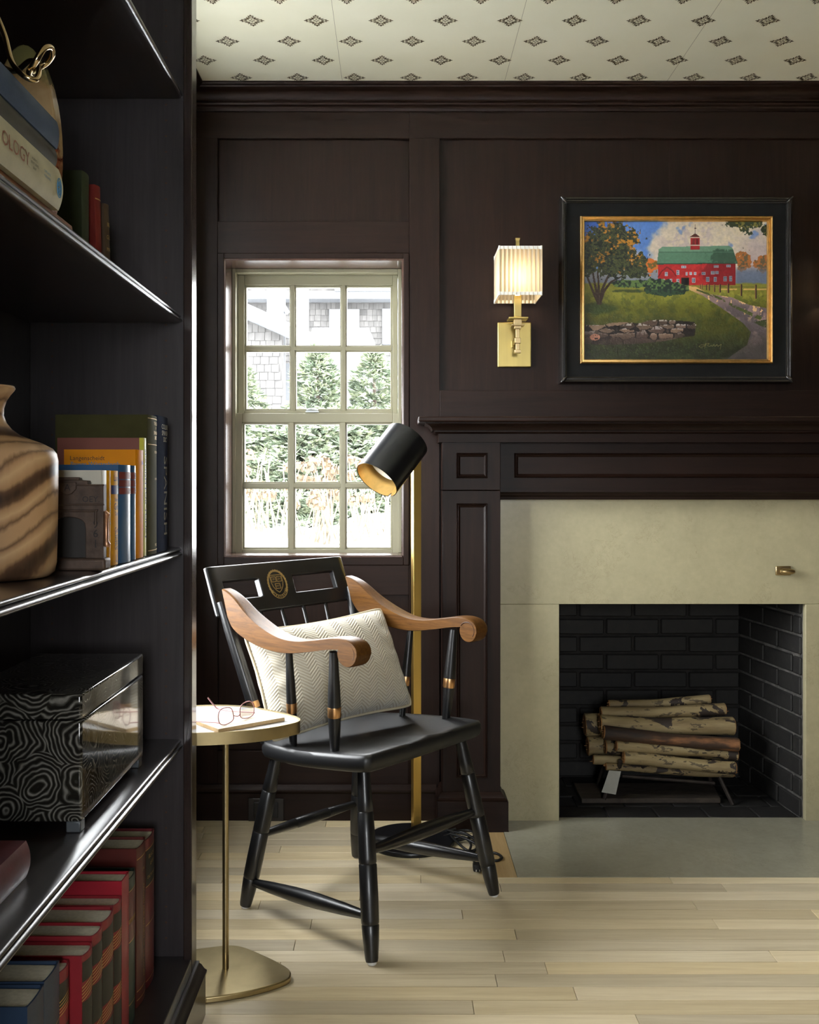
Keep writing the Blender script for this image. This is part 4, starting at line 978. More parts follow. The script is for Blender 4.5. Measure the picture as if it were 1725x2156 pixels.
obj('base', MB().box(ex - hw - .004, ex + hw + .006, ey - .012, ey + .020, Z3, bz(1300) + .001), M_bronze, be, bevel=.004, seg=3)
for (zy, d_) in ((262, .004), (535, .0035)):
    cr = MB(); cr.box(ex - hw - .002, ex + hw + .002, ey - d_, ey + .002, bz(zy + 22), bz(zy)); obj('cornice', cr, M_bronze, be, bevel=.001)
obj('cornice', MB().box(ex - hw * .34, ex + hw * .34, ey - .004, ey + .002, bz(205), bz(165)), M_bronze, be, bevel=.001)
sh_ = [(ex - .0125, bz(235)), (ex + .0125, bz(235)), (ex + .0125, bz(330)), (ex + .006, bz(395)), (ex, bz(415)), (ex - .006, bz(395)), (ex - .0125, bz(330))]
obj('shield', MB().prism(sh_, ey - .004, ey + .001, 'y'), M_bronze, be, bevel=.001)
obj('hood_mould', MB().tube(catmull([(ex - .041, ey - .001, bz(830)), (ex - .041, ey - .001, bz(640)), (ex - .038, ey - .001, bz(635)), (ex + .038, ey - .001, bz(635)), (ex + .041, ey - .001, bz(640)), (ex + .041, ey - .001, bz(830))], 4), .0018, 8), M_bronze, be, smooth=50)
obj('buttress', MB().tube([(ex + hw + .002, ey + .008, bz(1140)), (ex + hw + .003, ey + .008, bz(1100)), (ex + hw + .002, ey + .008, bz(1060)), (ex + hw + .002, ey + .008, bz(720)), (ex + hw + .003, ey + .008, bz(690)), (ex + hw, ey + .008, bz(640))], [.004, .0055, .0035, .0035, .005, .002], 10), mat('rubbed_copper_edge', (.45, .24, .14), .35, .8), be, smooth=50)
lt = MB()
def relief(txt, size, x_, z_, y_=ey - .0008):
    v_, f_ = text2d(txt, size); lt.add([(x_ + a_, y_, z_ + b_) for a_, b_ in v_], f_)
for ch, zy in zip('1961', (705, 828, 955, 1100)): relief(ch, .0165, bx(612), bz(zy))
relief('OEY.', .0125, bx(548), bz(475)); relief('A', .014, ex, bz(310), ey - .0045)
obj('lettering', lt, mat('bronze_letter_shade', (.006, .004, .004), .6), plate)  # near-black colour stands for shade in the sunk letters

XS3 = -.446
M_white_c = mat('white_jacket', srgb(196, 192, 178), .4, 0, .06); M_yel = mat('yellow_jacket', srgb(214, 152, 22), .5, 0, .06, spec=.2); M_blue_j = mat('blue_jacket', srgb(44, 88, 132), .32, 0, .08, coat=.3)
M_red_b = K(112, 46, 42); M_green_i = K(70, 130, 90); M_blue_k = K(44, 56, 110)
book('white paperback right behind the bronze bookend', M_white_c, XS3, 1.5075, .0285, Z3, .149, .11, bulge=.001, board=.001, group=g3_)
book('slim yellow paperback between the white book and the dictionary', M_yel, XS3, 1.5375, .0195, Z3, .149, .11, bulge=.002, board=.001, group=g3_, titles=[('DEUTSCHE', .0085, .085, 'v', M_green_i)])
book('yellow dictionary with a blue band on its spine', M_yel, XS3, 1.5585, .041, Z3, .149, .11, bulge=.003, board=.001, group=g3_,
     bands=[(.112, .126, M_blue_k)], titles=[('Lang', .014, .137, 'h', INK), ('New', .009, .103, 'h', INK), ('Ger', .015, .092, 'h', INK), ('Dict', .009, .081, 'h', INK), ('Ger', .012, .055, 'h', INK), ('Eng', .012, .046, 'h', INK), ('Eng', .012, .037, 'h', INK), ('Ger', .012, .028, 'h', INK), ('L', .016, .010, 'h', M_blue_k)])
for (y0, T, lab) in ((1.601, .0705, 'thicker blue dictionary with maroon bands beside the yellow dictionary'), (1.6725, .0325, 'thinner blue dictionary with maroon bands next to the orange book')):
    book(lab, M_blue_j, XS3, y0, T, Z3, .159, .12, bulge=.007 if T > .05 else .004, board=.0015, group=g3_, bands=[(.136, .1475, M_red_b), (.1235, .1345, M_red_b), (.1115, .122, M_red_b)],
         titles=[('Spa', .009, .141, 'h', WHITEI, T * .15), ('Eng', .009, .129, 'h', WHITEI, T * .15), ('Dic', .009, .117, 'h', WHITEI, T * .15), ('L', .006, .032, 'h', WHITEI, T * .15)])
M_or = mat('orange_jacket', srgb(216, 136, 16), .5, 0, .06, spec=.15); M_mag = K(150, 22, 60)
ob = book('tall orange dictionary with its cover facing the viewer', M_or, XS3, 1.706, .053, Z3, .187, .122, bulge=.004, board=.002, group=g3_, titles=[('2', .022, .165, 'v', M_blue_k, .006), ('Wörterbuch Spanisch Deutsch', .0066, .110, 'v', RUST, .008), ('eE', .012, .052, 'v', M_mag, .008)])
def cover_text(root, rows, m):
    for (txt, size, d_, h) in rows:
        v_, f_ = text2d(txt, size, 'LEFT'); s_ = MB().add([(-d_ + a_, -.0004, h + b_) for a_, b_ in v_], f_); obj('cover_lettering', s_, m, root, local=True)
cover_text(ob, [('Langenscheidt', .0105, .112, .172)], INK); cover_text(ob, [('Power Wörterbuch', .0105, .111, .162)], BLUEI)
t_ = NT('lime_and_brick_jacket'); tcn = t_.n('ShaderNodeTexCoord'); sxx = t_.n('ShaderNodeSeparateXYZ'); t_.l(tcn.outputs['Object'], sxx.inputs[0]); nn = t_.noise(t_.coord(), 40, 2)
k_ = t_.math('GREATER_THAN', t_.math('ADD', sxx.outputs[0], t_.math('MULTIPLY', nn, .0004)), -.007); mxx = t_.n('ShaderNodeMix', data_type='RGBA'); t_.l(k_, mxx.inputs[0]); mxx.inputs[6].default_value = (*srgb(122, 66, 52), 1); mxx.inputs[7].default_value = (*srgb(196, 190, 50), 1); t_.l(mxx.outputs[2], t_.p.inputs['Base Color']); t_.setp(Roughness=.4)
book('lime-spined paperback with a brick-red cover behind the orange dictionary', t_.m, XS3, 1.7605, .0195, Z3, .2095, .152, bulge=.001, board=.001, group=g3_, titles=[('SPANISH FOR TODAY', .0165, .110, 'v', INK)])
M_olive = mat('olive_cloth', srgb(66, 64, 38), .7, 0, .1, 30, .1, 400, spec=.06)
book('tall olive green gilt-lettered book next to the navy one', M_olive, XS3, 1.7885, .0695, Z3, .2525, .165, bulge=.004, group=g3_, bands=[(.199, .2002, M_gold_print), (.246, .2472, M_gold_print), (.007, .0085, M_gold_print)],
     titles=[('THE OX', .009, .238, 'h', M_gold_print, .012), ('OF', .006, .230, 'h', M_gold_print, .012), ('SPANISH', .009, .221, 'h', M_gold_print, .012), ('DICT', .009, .212, 'h', M_gold_print, .012), ('SECOND', .006, .186, 'h', M_gold_print, .012), ('EDITION', .005, .137, 'h', M_gold_print, .012), ('PRESS', .007, .016, 'h', M_gold_print, .012)])
book('tall navy book lettered SPANISH at the end of the middle shelf', mat('navy_cloth', srgb(26, 36, 64), .7, 0, .1, 30, .1, 400, spec=.06), XS3, 1.862, .085, Z3, .256, .165, bulge=.004, group=g3_, titles=[('SPANISH', .040, .105, 'v', mat('dull_gilt', (.16, .14, .10), .5, .3), .006), ('COLLINS', .013, .236, 'h', WHITEI, .004), ('SPANISH', .013, .224, 'h', WHITEI, .004), ('DICT', .013, .212, 'h', WHITEI, .004)])

# --- fourth shelf: patterned chest and maroon book
Z4 = .5802
t = NT('swirled_grey_lacquer'); co = t.coord((1, 1, 1)); w1 = t.n('ShaderNodeTexNoise'); t.l(co, w1.inputs['Vector']); w1.inputs['Scale'].default_value = 20; w1.inputs['Detail'].default_value = 2
va_ = t.n('ShaderNodeVectorMath', operation='SCALE'); t.l(w1.outputs['Color'], va_.inputs[0]); va_.inputs['Scale'].default_value = .034
vb_ = t.n('ShaderNodeVectorMath', operation='ADD'); t.l(co, vb_.inputs[0]); t.l(va_.outputs[0], vb_.inputs[1])
vo = t.n('ShaderNodeTexVoronoi'); t.l(vb_.outputs[0], vo.inputs['Vector']); vo.inputs['Scale'].default_value = 15; vo.inputs['Randomness'].default_value = .9
st = t.math('SINE', t.math('MULTIPLY', vo.outputs['Distance'], 66)); st2 = t.noise(co, 60, 3)
t.l(t.ramp(t.math('ADD', t.math('MULTIPLY', st, .42), t.math('MULTIPLY', st2, .55)), [(.0, (.012, .011, .009)), (.45, (.05, .048, .040)), (.75, (.20, .19, .17))]), t.p.inputs['Base Color']); t.setp(Roughness=.10, Coat_Weight=.6, Coat_Roughness=.04)
ct = thing('lacquered_chest', 'grey and black swirl-patterned lacquered box with a hinged lid', 'box', (-.565, 1.664, Z4))
cx0_, cx1_, cy0_, cy1_ = -.662, -.4675, 1.483, 1.845
obj('body', MB().box(cx0_, cx1_, cy0_, cy1_, Z4 + .016, .7468), t.m, ct, bevel=.004, seg=3)
obj('lid', MB().box(cx0_, cx1_, cy0_, cy1_, .7482, .786), t.m, ct, bevel=.004, seg=3)
for (x_, y_) in ((cx0_ + .002, cy0_ + .001), (cx1_ - .024, cy0_ + .001), (cx0_ + .002, cy1_ - .024), (cx1_ - .024, cy1_ - .024)):
    obj('foot', MB().box(x_, x_ + .022, y_, y_ + .022, Z4, Z4 + .017), mat('pewter_foot', (.10, .11, .12), .35, .4), ct, bevel=.002)
book('maroon leather book lying flat in front of the patterned box', mat('maroon_leather', srgb(84, 34, 40), .42, 0, .15, 30, .15, 200, coat=.2), -.489, 1.09, .048, Z4, .228, .15, lying=True, bulge=.006, board=.003)

# --- bottom shelf
Z5 = .1382; g5_ = 'hardbacks on the bottom shelf'
M_mar = mat('maroon_cloth', srgb(96, 24, 30), .38, 0, .12, 25, .1, 300, coat=.15); M_mar2 = mat('oxblood_cloth', srgb(86, 30, 24), .40, 0, .12, 25, .1, 300, coat=.15); M_red = mat('red_cloth', srgb(132, 24, 35), .45, 0, .1, 25, .1, 300, coat=.1); M_redb = mat('crimson_cloth', srgb(152, 18, 38), .42, 0, .08, 25, .1, 300, coat=.15)
M_blk = mat('black_spine_label', (.016, .014, .010), .45, 0, .2, 60); M_grn = mat('bottle_green_cloth', srgb(40, 58, 48), .4, 0, .1, 25, .1, 300, coat=.15); M_navy = mat('deep_blue_cloth', srgb(36, 54, 78), .42, 0, .12, 25, .1, 300)
gp = M_gold_print
book('maroon book with a black title panel at the end of the bottom shelf', M_mar, -.476, 1.893, .068, Z5, .284, .17, bulge=.004, group=g5_, bands=[(.195, .262, M_blk), (.263, .2645, gp), (.193, .1945, gp), (.120, .1215, gp), (.014, .0155, gp)], titles=[('BLACK’S', .011, .248, 'h', gp), ('LAW', .011, .233, 'h', gp), ('DICTIONARY', .0085, .210, 'h', gp)])
book('oxblood book with vertical gilt title, second from the bookcase end', M_mar2, -.476, 1.828, .064, Z5, .292, .17, bulge=.005, group=g5_, bands=[(.270, .2715, gp), (.028, .0295, gp), (.012, .0135, gp)], titles=[('RECORD AND REPORTS OF THE COURT', .0095, .130, 'v', gp), ('1961', .009, .245, 'h', gp)])
book('bottle green book with a maroon title block on the bottom shelf', M_grn, -.476, 1.748, .070, Z5, .262, .17, bulge=.006, group=g5_, bands=[(.150, .238, M_mar), (.2385, .240, gp), (.1485, .150, gp), (.182, .190, gp), (.038, .0394, gp)], titles=[('A', .030, .212, 'h', gp)][:0])
book('plain crimson book with a smooth spine on the bottom shelf', M_redb, -.468, 1.7015, .0455, Z5, .283, .17, bulge=.001, group=g5_, titles=[('TREASURY OF LETTERS', .009, .15, 'v', gp, .008)][:0])
def wavy(root, T, bulge, seed, Hh=.26):
    rr = random.Random(seed); b = lambda q: -bulge * max(0, 1 - (2*q/T-1)**2) - .0007
    for z_ in (.205, .115, .03):
        for j in range(5):
            h0 = z_ - .016 + j * .005; pts = [(-b(T * i / 10) , T * i / 10, h0 + .006 * math.sin(i / 10 * 2.4 - .4)) for i in range(11)]
            s_ = MB(); s_.add(pts + [(p[0], p[1], p[2] + .0015) for p in pts], [(i, i + 1, 12 + i, 11 + i) for i in range(10)]); obj('gilt_wave', s_, gp, root, local=True)
for (y0, T, H_b, lab, ttl, sd) in ((1.6565, .0440, .2600, 'narrow red and black gilt novel next to the plain crimson book', ('THE', 'TALE'), 1), (1.5925, .063, .2600, 'red and black gilt novel in the middle of the matching set', ('GREAT', 'EXPECT'), 2), (1.5405, .051, .2620, 'red and black gilt novel left of the middle of the matching set', ('LITTLE', 'WOMEN'), 3), (1.4905, .0490, .2550, 'red and black gilt novel whose red cover faces the viewer', ('LEATHER', 'STOCKING'), 4)):
    r_ = book(lab, M_red, -.470, y0, T, Z5, H_b, .17, bulge=.006, board=.003, group=g5_, bands=[(.215, .245, M_blk), (.125, .185, M_blk), (.045, .095, M_blk)], titles=[(ttl[0], .011, .16, 'h', gp), (ttl[1], .010, .145, 'h', gp), ('VOL', .008, .232, 'h', gp)][:0])
    wavy(r_, T, .006, sd)
r_ = book('small red and black gilt book set back behind the blue volumes', M_red, -.490, 1.4440, .0455, Z5, .252, .16, bulge=.006, board=.003, group=g5_, bands=[(.20, .235, M_blk), (.11, .17, M_blk)]); wavy(r_, .0455, .006, 9)
book('dark blue book with a gilt emblem, farther of the two blue volumes', M_navy, -.487, 1.380, .0625, Z5, .272, .17, bulge=.002, group=g5_, bands=[(.19, .1915, gp)])
book('dark blue book at the bottom left edge, nearer of the blue volumes', M_navy, -.487, 1.317, .0615, Z5, .270, .17, bulge=.002, group=g5_)

# ------------------------------------------------------------------ captain's chair
ch = thing('captains_chair', 'black captain’s armchair with brown wooden arms and a gilt crest on its back', 'chair', (-.070, 2.6165, 0), R(-40.1))
def cpart(name, mb, m, parent=ch, smooth=45, bevel=0, seg=2): return obj(name, mb, m, parent, local=True, smooth=smooth, bevel=bevel, seg=seg)
M_arm = wood('cherry_arm', srgb(66, 40, 14), srgb(106, 70, 30), 'x', .44, 2.0, coat=0, spec=.16)
# saddle seat
def seat_outline(n=88):
    ctrl = [(.207, 0), (.206, .12), (.203, .200), (.198, .224), (.178, .237), (.11, .247), (.0, .253), (-.10, .240), (-.175, .215), (-.203, .175), (-.208, .08), (-.208, 0)]
    full = ctrl + [(x_, -y_) for x_, y_ in ctrl[-2:0:-1]]
    return [(p.x, p.y) for p in catmull([(a_, b_, 0) for a_, b_ in full], 5, True)]
so = seat_outline(); N = len(so)
def seat_z(x_, y_):
    r_ = min(1, math.hypot(x_ / .21, y_ / .25)); base = .452 + .085 * x_
    dish = -.017 * max(0, 1 - r_ ** 2.2) ; ridge = .009 * math.exp(-(y_ / .03) ** 2) * max(0, min(1, (x_ - .02) / .15)) * (1 - .4 * r_)
    return base + dish + ridge
sm_ = MB(); vs_ = []; rings = [0.0, .15, .3, .45, .6, .72, .82, .9, .955]
for k_ in rings:
    for (x_, y_) in so: vs_.append((x_ * k_, y_ * k_, seat_z(x_ * k_, y_ * k_)))
for (k_, dz) in ((.985, -.0025), (1.0, -.010), (1.004, -.020), (1.0, -.030), (.985, -.038), (.95, -.043), (.8, -.045), (0.0, -.046)):
    for (x_, y_) in so: vs_.append((x_ * k_, y_ * k_, .452 + .085 * x_ * k_ + dz))
m_ = len(vs_) // N
sm_.add(vs_, [(i*N+k_, i*N+(k_+1) % N, (i+1)*N+(k_+1) % N, (i+1)*N+k_) for i in range(m_ - 1) for k_ in range(N)])
cpart('seat', sm_, M_black_seat, smooth=50)
def turned(p0, p1, prof, n=20):
    """prof of (t, r) along p0->p1"""
    p0, p1 = Vector(p0), Vector(p1); mb = MB(); mb.tube([p0.lerp(p1, t_) for t_, _ in prof], [r_ for _, r_ in prof], n); return mb
LEG = [(0, .0145), (.10, .0155), (.20, .0175), (.262, .0190), (.268, .0176), (.274, .0190), (.40, .0205), (.50, .0212), (.520, .0212), (.526, .0198), (.532, .0212), (.70, .0218), (.80, .0212), (.815, .0208), (.821, .0195), (.827, .0206), (.90, .0188), (.985, .0155), (1.0, .0140)]
feet = {'A': (.2265, -.246), 'C': (.2265, .246), 'B': (-.2265, -.229), 'D': (-.240, .214)}
tops = {'A': (.145, -.185), 'C': (.145, .195), 'B': (-.155, -.180), 'D': (-.172, .156)}
legp = {}
for k_ in 'ACBD':
    t0 = Vector((*tops[k_], .430 + .085 * tops[k_][0])); f0 = Vector((*feet[k_], .006)); legp[k_] = (t0, f0)
    lg = cpart('leg', turned(t0, f0, LEG), M_black)
    obj('glide', MB().lathe([(.009, 0), (.011, .002), (.010, .008)], (feet[k_][0], feet[k_][1], 0), 14), M_white_lac, lg, local=True)
def onleg(k_, z_):
    t0, f0 = legp[k_]; return t0.lerp(f0, (t0.z - z_) / (t0.z - f0.z))
def stretch(a_, za, b_, zb, ringed=False):
    pr = [(0, .009), (.06, .0105), (.2, .0145), (.4, .0180), (.5, .0185), (.6, .0180), (.8, .0145), (.94, .0105), (1, .009)]
    if ringed: pr = [(0, .009), (.1, .0105), (.33, .0135), (.335, .0122), (.345, .0138), (.5, .0142), (.655, .0138), (.665, .0122), (.67, .0135), (.9, .0105), (1, .009)]
    return cpart('stretcher', turned(onleg(a_, za), onleg(b_, zb), pr, 16), M_black)
stretch('A', .238, 'C', .225); stretch('B', .190, 'D', .172, True); stretch('B', .068, 'A', .100); stretch('D', .066, 'C', .098)
# back: crest rail with two slots, posts, spindles
def crest_x(u_, w_): return -.300 - .052 * w_ - .034 * (1 - (u_ / .262) ** 2)      # w 0 bottom .. 1 top
def crest_z(u_, w_): return .744 + (.128 + .004 * (u_ / .262) ** 2) * w_ + .006 * (u_ / .262) ** 2 * (1 - w_)
ucs = sorted(set([-.262, -.255, -.24, -.225] + [round(-.215 + .0125 * i, 4) for i in range(13)] + [-.065, -.05, -.03, -.015, 0, .015, .03, .05, .065] + [round(.065 + .0125 * i, 4) for i in range(13)] + [.225, .24, .255, .262]))
wcs = [0, .05, .15, .30, .36, .50, .62, .68, .82, .95, 1]
th = .011; vs_ = []; fs_ = []
def crest_nrm(u_, w_):
    e_ = 1e-3; a_ = Vector((crest_x(u_+e_, w_) - crest_x(u_-e_, w_), 2*e_, crest_z(u_+e_, w_) - crest_z(u_-e_, w_))); b_ = Vector((crest_x(u_, w_+e_) - crest_x(u_, w_-e_), 0, crest_z(u_, w_+e_) - crest_z(u_, w_-e_)))
    n_ = a_.cross(b_).normalized(); return n_ if n_.x > 0 else -n_
def crest_p(u_, w_, off): return Vector((crest_x(u_, w_), u_, crest_z(u_, w_))) + crest_nrm(u_, w_) * off
nu, nw = len(ucs), len(wcs); hole = lambda i, j: (.065 - 1e-6 < (abs(ucs[i] + ucs[i+1]) / 2) < .2125) and .30 < (wcs[j] + wcs[j+1]) / 2 < .68
for s in (1, -1):
    for j in range(nw):
        for i in range(nu): vs_.append(crest_p(ucs[i], wcs[j], s * th * (1 if abs(ucs[i]) < .245 else (.8 if abs(ucs[i]) < .258 else .4))))
idx = lambda s, i, j: s * nu * nw + j * nu + i
solid = lambda i, j: 0 <= i < nu - 1 and 0 <= j < nw - 1 and not hole(i, j)
for j in range(nw - 1):
    for i in range(nu - 1):
        if not solid(i, j): continue
        fs_.append((idx(0, i, j), idx(0, i+1, j), idx(0, i+1, j+1), idx(0, i, j+1))); fs_.append((idx(1, i, j+1), idx(1, i+1, j+1), idx(1, i+1, j), idx(1, i, j)))
        for (di, dj, e0, e1) in ((-1, 0, (i, j), (i, j+1)), (1, 0, (i+1, j+1), (i+1, j)), (0, -1, (i+1, j), (i, j)), (0, 1, (i, j+1), (i+1, j+1))):
            if not solid(i + di, j + dj): fs_.append((idx(0, *e0), idx(0, *e1), idx(1, *e1), idx(1, *e0)))
cr = cpart('crest_rail', MB().add(vs_, fs_), M_black, smooth=35, bevel=.003, seg=2)
for s in (-1, 1):
    P0 = Vector((-.180, s * .203, .432)); P1 = Vector((-.300, s * .249, .79))
    po = cpart('back_post', turned(P0, P1, [(0, .012), (.1, .0135), (.17, .0155), (.22, .0165), (.27, .0165), (.4, .0165), (.8, .015), (1, .011)], 16), M_black)
    obj('gilt_ring', turned(P0.lerp(P1, .24), P0.lerp(P1, .285), [(0, .0168), (.5, .0174), (1, .0168)], 16), M_copper, po, local=True, smooth=40)
for i in range(5):
    f_ = (i - 2) / 2; b0 = Vector((-.196 - .006 * (1 - f_ * f_), f_ * .135, .430)); b1 = Vector((crest_x(f_ * .165, .02), f_ * .165, .750))
    cpart('spindle', turned(b0, b1, [(0, .0065), (.15, .0085), (.4, .0088), (.75, .0068), (1, .0055)], 12), M_black)
# arms: swooping side profile with a scroll, extruded and softened
top = [(-.292, .824), (-.268, .818), (-.235, .803), (-.18, .767), (-.12, .739), (-.06, .7215), (0, .7185), (.06, .7275), (.115, .7375), (.15, .739), (.178, .733), (.193, .719), (.196, .702)]
low = [(-.266, .752), (-.24, .722), (-.18, .700), (-.10, .6855), (-.03, .685), (.04, .696), (.10, .708), (.130, .712)]
tc_ = [(p.x, p.y) for p in catmull([(a_, b_, 0) for a_, b_ in top], 5)]; lc_ = [(p.x, p.y) for p in catmull([(a_, b_, 0) for a_, b_ in low], 5)]
scx, scz, srr = .164, .7035, .0305
scroll = [(scx + srr * math.cos(R(a_)), scz + srr * math.sin(R(a_))) for a_ in range(-10, -200, -15)]
for s in (-1, 1):
    prof = tc_ + scroll + [(.136, .7135)] + lc_[::-1]
    n = len(prof); vs_ = []
    rings = [(-.0255, .93), (-.022, .985), (-.015, 1), (.015, 1), (.022, .985), (.0255, .93)]
    cxm = lambda x_: .0
    mid = {}
    for (yo, kk) in rings:
        for (x_, z_) in prof:
            bow = .008 * (1 - ((x_ + .05) / .25) ** 2); tap = 1.0 if x_ > -.15 else max(.62, 1 + (x_ + .15) * 2.6)
            # shrink slightly towards the local mid-line for rounded edges
            zc_ = .71 if x_ > -.05 else .71 + (-.05 - x_) * .33
            if x_ > .13: cxp, czp = scx, scz
            else: cxp, czp = x_, zc_
            vs_.append((cxp + (x_ - cxp) * kk, s * (.236 + bow) + yo * tap, czp + (z_ - czp) * kk))
    fs_ = [tuple(range(n))[::-1], tuple(range((len(rings)-1)*n, len(rings)*n))] + [(i*n+k_, i*n+(k_+1) % n, (i+1)*n+(k_+1) % n, (i+1)*n+k_) for i in range(len(rings)-1) for k_ in range(n)]
    arm = cpart('armrest', MB().add(vs_, fs_), M_arm, smooth=40)
    # carved spiral on both cheeks of the scroll
    sp = []
    for i in range(26):
        a_ = R(150 - i * 17); r_ = .0268 - .0006 * i if i < 25 else .012; sp.append((scx + r_ * math.cos(a_), scz + r_ * math.sin(a_)))
    for q in (-1, 1):
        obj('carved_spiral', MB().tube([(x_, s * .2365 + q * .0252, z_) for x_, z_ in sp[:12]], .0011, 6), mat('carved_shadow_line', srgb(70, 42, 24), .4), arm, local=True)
    SUP = [(0, .0105), (.10, .0125), (.32, .0155), (.36, .0155), (.42, .0160), (.46, .0160), (.62, .0150), (.8, .0125), (1, .0105)]
    for (bx_, by_, tx_, ty_, rs) in ((.085, .220, .098, .238, 1.0), (-.065, .212, -.055, .238, .8)):
        b0 = Vector((bx_, s * by_, seat_z(bx_, by_) - .004)); b1 = Vector((tx_, s * ty_, .700 if tx_ > 0 else .690))
        su_ = cpart('arm_support', turned(b0, b1, [(t_, r_ * rs) for t_, r_ in SUP], 18), M_black)
        obj('gilt_ring', turned(b0.lerp(b1, .355), b0.lerp(b1, .462), [(0, .0158 * rs), (.15, .0168 * rs), (.5, .0164 * rs), (.85, .0168 * rs), (1, .0158 * rs)], 18), M_copper, su_, local=True, smooth=40)
# gilt crest: wreath, shield, three books, scroll
em2 = MB()
def put(poly, EW=1.22): # poly in metres, (right, up) as seen from the front; front viewer's right is -u
    vs2 = [crest_p(-a_ * EW, .52 + b_ / .128, th + .0006) for a_, b_ in poly]; em2.add(vs2, [tuple(range(len(poly)))])
def strip(pts, w, closed=False):
    n = len(pts)
    for i in range(n if closed else n - 1):
        (x0, y0), (x1, y1) = pts[i], pts[(i + 1) % n]; d_ = math.hypot(x1 - x0, y1 - y0) or 1; nx, ny = -(y1 - y0) / d_ * w / 2, (x1 - x0) / d_ * w / 2
        put([(x0 + nx, y0 + ny), (x0 - nx, y0 - ny), (x1 - nx, y1 - ny), (x1 + nx, y1 + ny)])
shd_ = [(-.0185, .024), (.0185, .024), (.0185, .004), (.0150, -.008), (.008, -.018), (0, -.024), (-.008, -.018), (-.0150, -.008), (-.0185, .004)]
strip(shd_, .0018, True)
for (bx_, by_, w_, h_) in ((-.0088, .0125, .0145, .0135), (.0088, .0125, .0145, .0135), (0, -.0065, .0150, .0135)):
    strip([(bx_ - w_/2, by_ - h_/2), (bx_ + w_/2, by_ - h_/2), (bx_ + w_/2, by_ + h_/2), (bx_ - w_/2, by_ + h_/2)], .0017, True)
for (tx, bx_, by_) in (('VE', -.0088, .0125), ('RI', .0088, .0125), ('TAS', 0, -.0065)):
    v_, f_ = text2d(tx, .0085 if len(tx) < 3 else .0072); em2.add([crest_p(-(bx_ + a_) * 1.22, .52 + (by_ + b_) / .128, th + .0007) for a_, b_ in v_], f_)
for i in range(22):
    a_ = R(228 - i * (276 / 21)); rx_, ry_ = .0255, .0325
    if -1.0 < math.sin(a_) < -.72: continue
    for q in (-.5, .5, 0):
        c_ = (rx_ * math.cos(a_), .0005 + ry_ * math.sin(a_)); put(leaf2d(*c_, a_ + q * 1.5, .0072, .0024, 4))
arc = [(.0300 * math.cos(R(a_)), -.002 + .0385 * math.sin(R(a_))) for a_ in range(205, 336, 6)]; arc2 = [(.0225 * math.cos(R(a_)), -.002 + .0300 * math.sin(R(a_))) for a_ in range(205, 336, 6)]
strip(arc, .0014); strip(arc2, .0011); strip([arc[0], arc2[0]], .0014); strip([arc[-1], arc2[-1]], .0014)
for i, c_ in enumerate('HARVARD'):
    a_ = R(270 + (i - 3) * 15.5); v_, f_ = text2d(c_, .0095); tx_, ty_ = .0262 * math.cos(a_), -.002 + .0343 * math.sin(a_); ro = a_ + H2
    em2.add([crest_p(-(tx_ + a2 * math.cos(ro) - b2 * math.sin(ro)) * 1.22, .52 + (ty_ + a2 * math.sin(ro) + b2 * math.cos(ro)) / .128, th + .0007) for a2, b2 in v_], f_)
o = obj('gilt_crest', em2.mesh('gilt_crest', fix=False), mat('antique_gilt_transfer', (.42, .28, .10), .5, .3, .15, 200), cr); tag(o, 'gilt shield crest with wreath and banner')

# ------------------------------------------------------------------ pillow
t = NT('cream_herringbone'); tc2 = t.n('ShaderNodeUVMap'); sp_ = t.n('ShaderNodeSeparateXYZ'); t.l(tc2.outputs[0], sp_.inputs[0])
zig = t.math('ABSOLUTE', t.math('SUBTRACT', t.math('FRACT', t.math('MULTIPLY', sp_.outputs[0], 8)), .5))
ph = t.math('FRACT', t.math('ADD', t.math('MULTIPLY', sp_.outputs[1], 34), t.math('MULTIPLY', zig, 5.2)))
ln_ = t.math('ABSOLUTE', t.math('SUBTRACT', ph, .5)); fb_ = t.noise(t.coord(), 700, 2); fb2 = t.noise(t.coord(), 9, 3)
hh = t.math('ADD', t.math('MULTIPLY', ln_, 1.5), t.math('MULTIPLY', fb_, .5))
t.l(t.ramp(t.math('ADD', t.math('MULTIPLY', hh, .85), t.math('MULTIPLY', fb2, .25)), [(.22, srgb(176, 160, 130)), (.6, srgb(214, 204, 182)), (.9, srgb(232, 226, 210))]), t.p.inputs['Base Color']); t.setp(Roughness=.85, Sheen_Weight=.3); t.bump(hh, .7, .0025)
pw, phh, pth = .240, .150, .080
pil = thing('lumbar_pillow', 'cream herringbone-weave pillow propped on the chair', 'pillow', (-.070, 2.6165, .452), R(-40.1))
def cushion(nu_, nv_):
    vs2 = []; uv = []
    for side in (1, -1):
        for j in range(nv_ + 1):
            for i in range(nu_ + 1):
                s_, q = -1 + 2 * i / nu_, -1 + 2 * j / nv_; e_ = (max(0, 1 - abs(s_) ** 2.2) * max(0, 1 - abs(q) ** 2.2)) ** .52
                pin = 1 - .055 * (1 - abs(q)) ** 0 * (1 - (abs(s_) ** 3)) * 0; x_ = s_ * pw * (1 - .06 * (1 - q * q) * abs(s_) ** 4 - .05 * (abs(s_ * q)) ** 8); y_ = q * phh * (1 - .10 * (1 - s_ * s_) * abs(q) ** 4 - .05 * (abs(s_ * q)) ** 8)
                wr_ = .0055 * math.sin(7 * s_ + 5 * q) * (1 - s_ * s_) * (1 - q * q) + .008 * math.exp(-((abs(s_) - .84) / .11) ** 2) * math.sin(16 * q + 3 * s_) * (1 - q * q)
                vs2.append((x_, y_, side * (pth * e_ + wr_ * side * e_) + .0)); uv.append((i / nu_, j / nv_))
    return vs2, uv
nu_, nv_ = 40, 28; vs2, uvs = cushion(nu_, nv_); fs2 = []; off = (nu_ + 1) * (nv_ + 1)
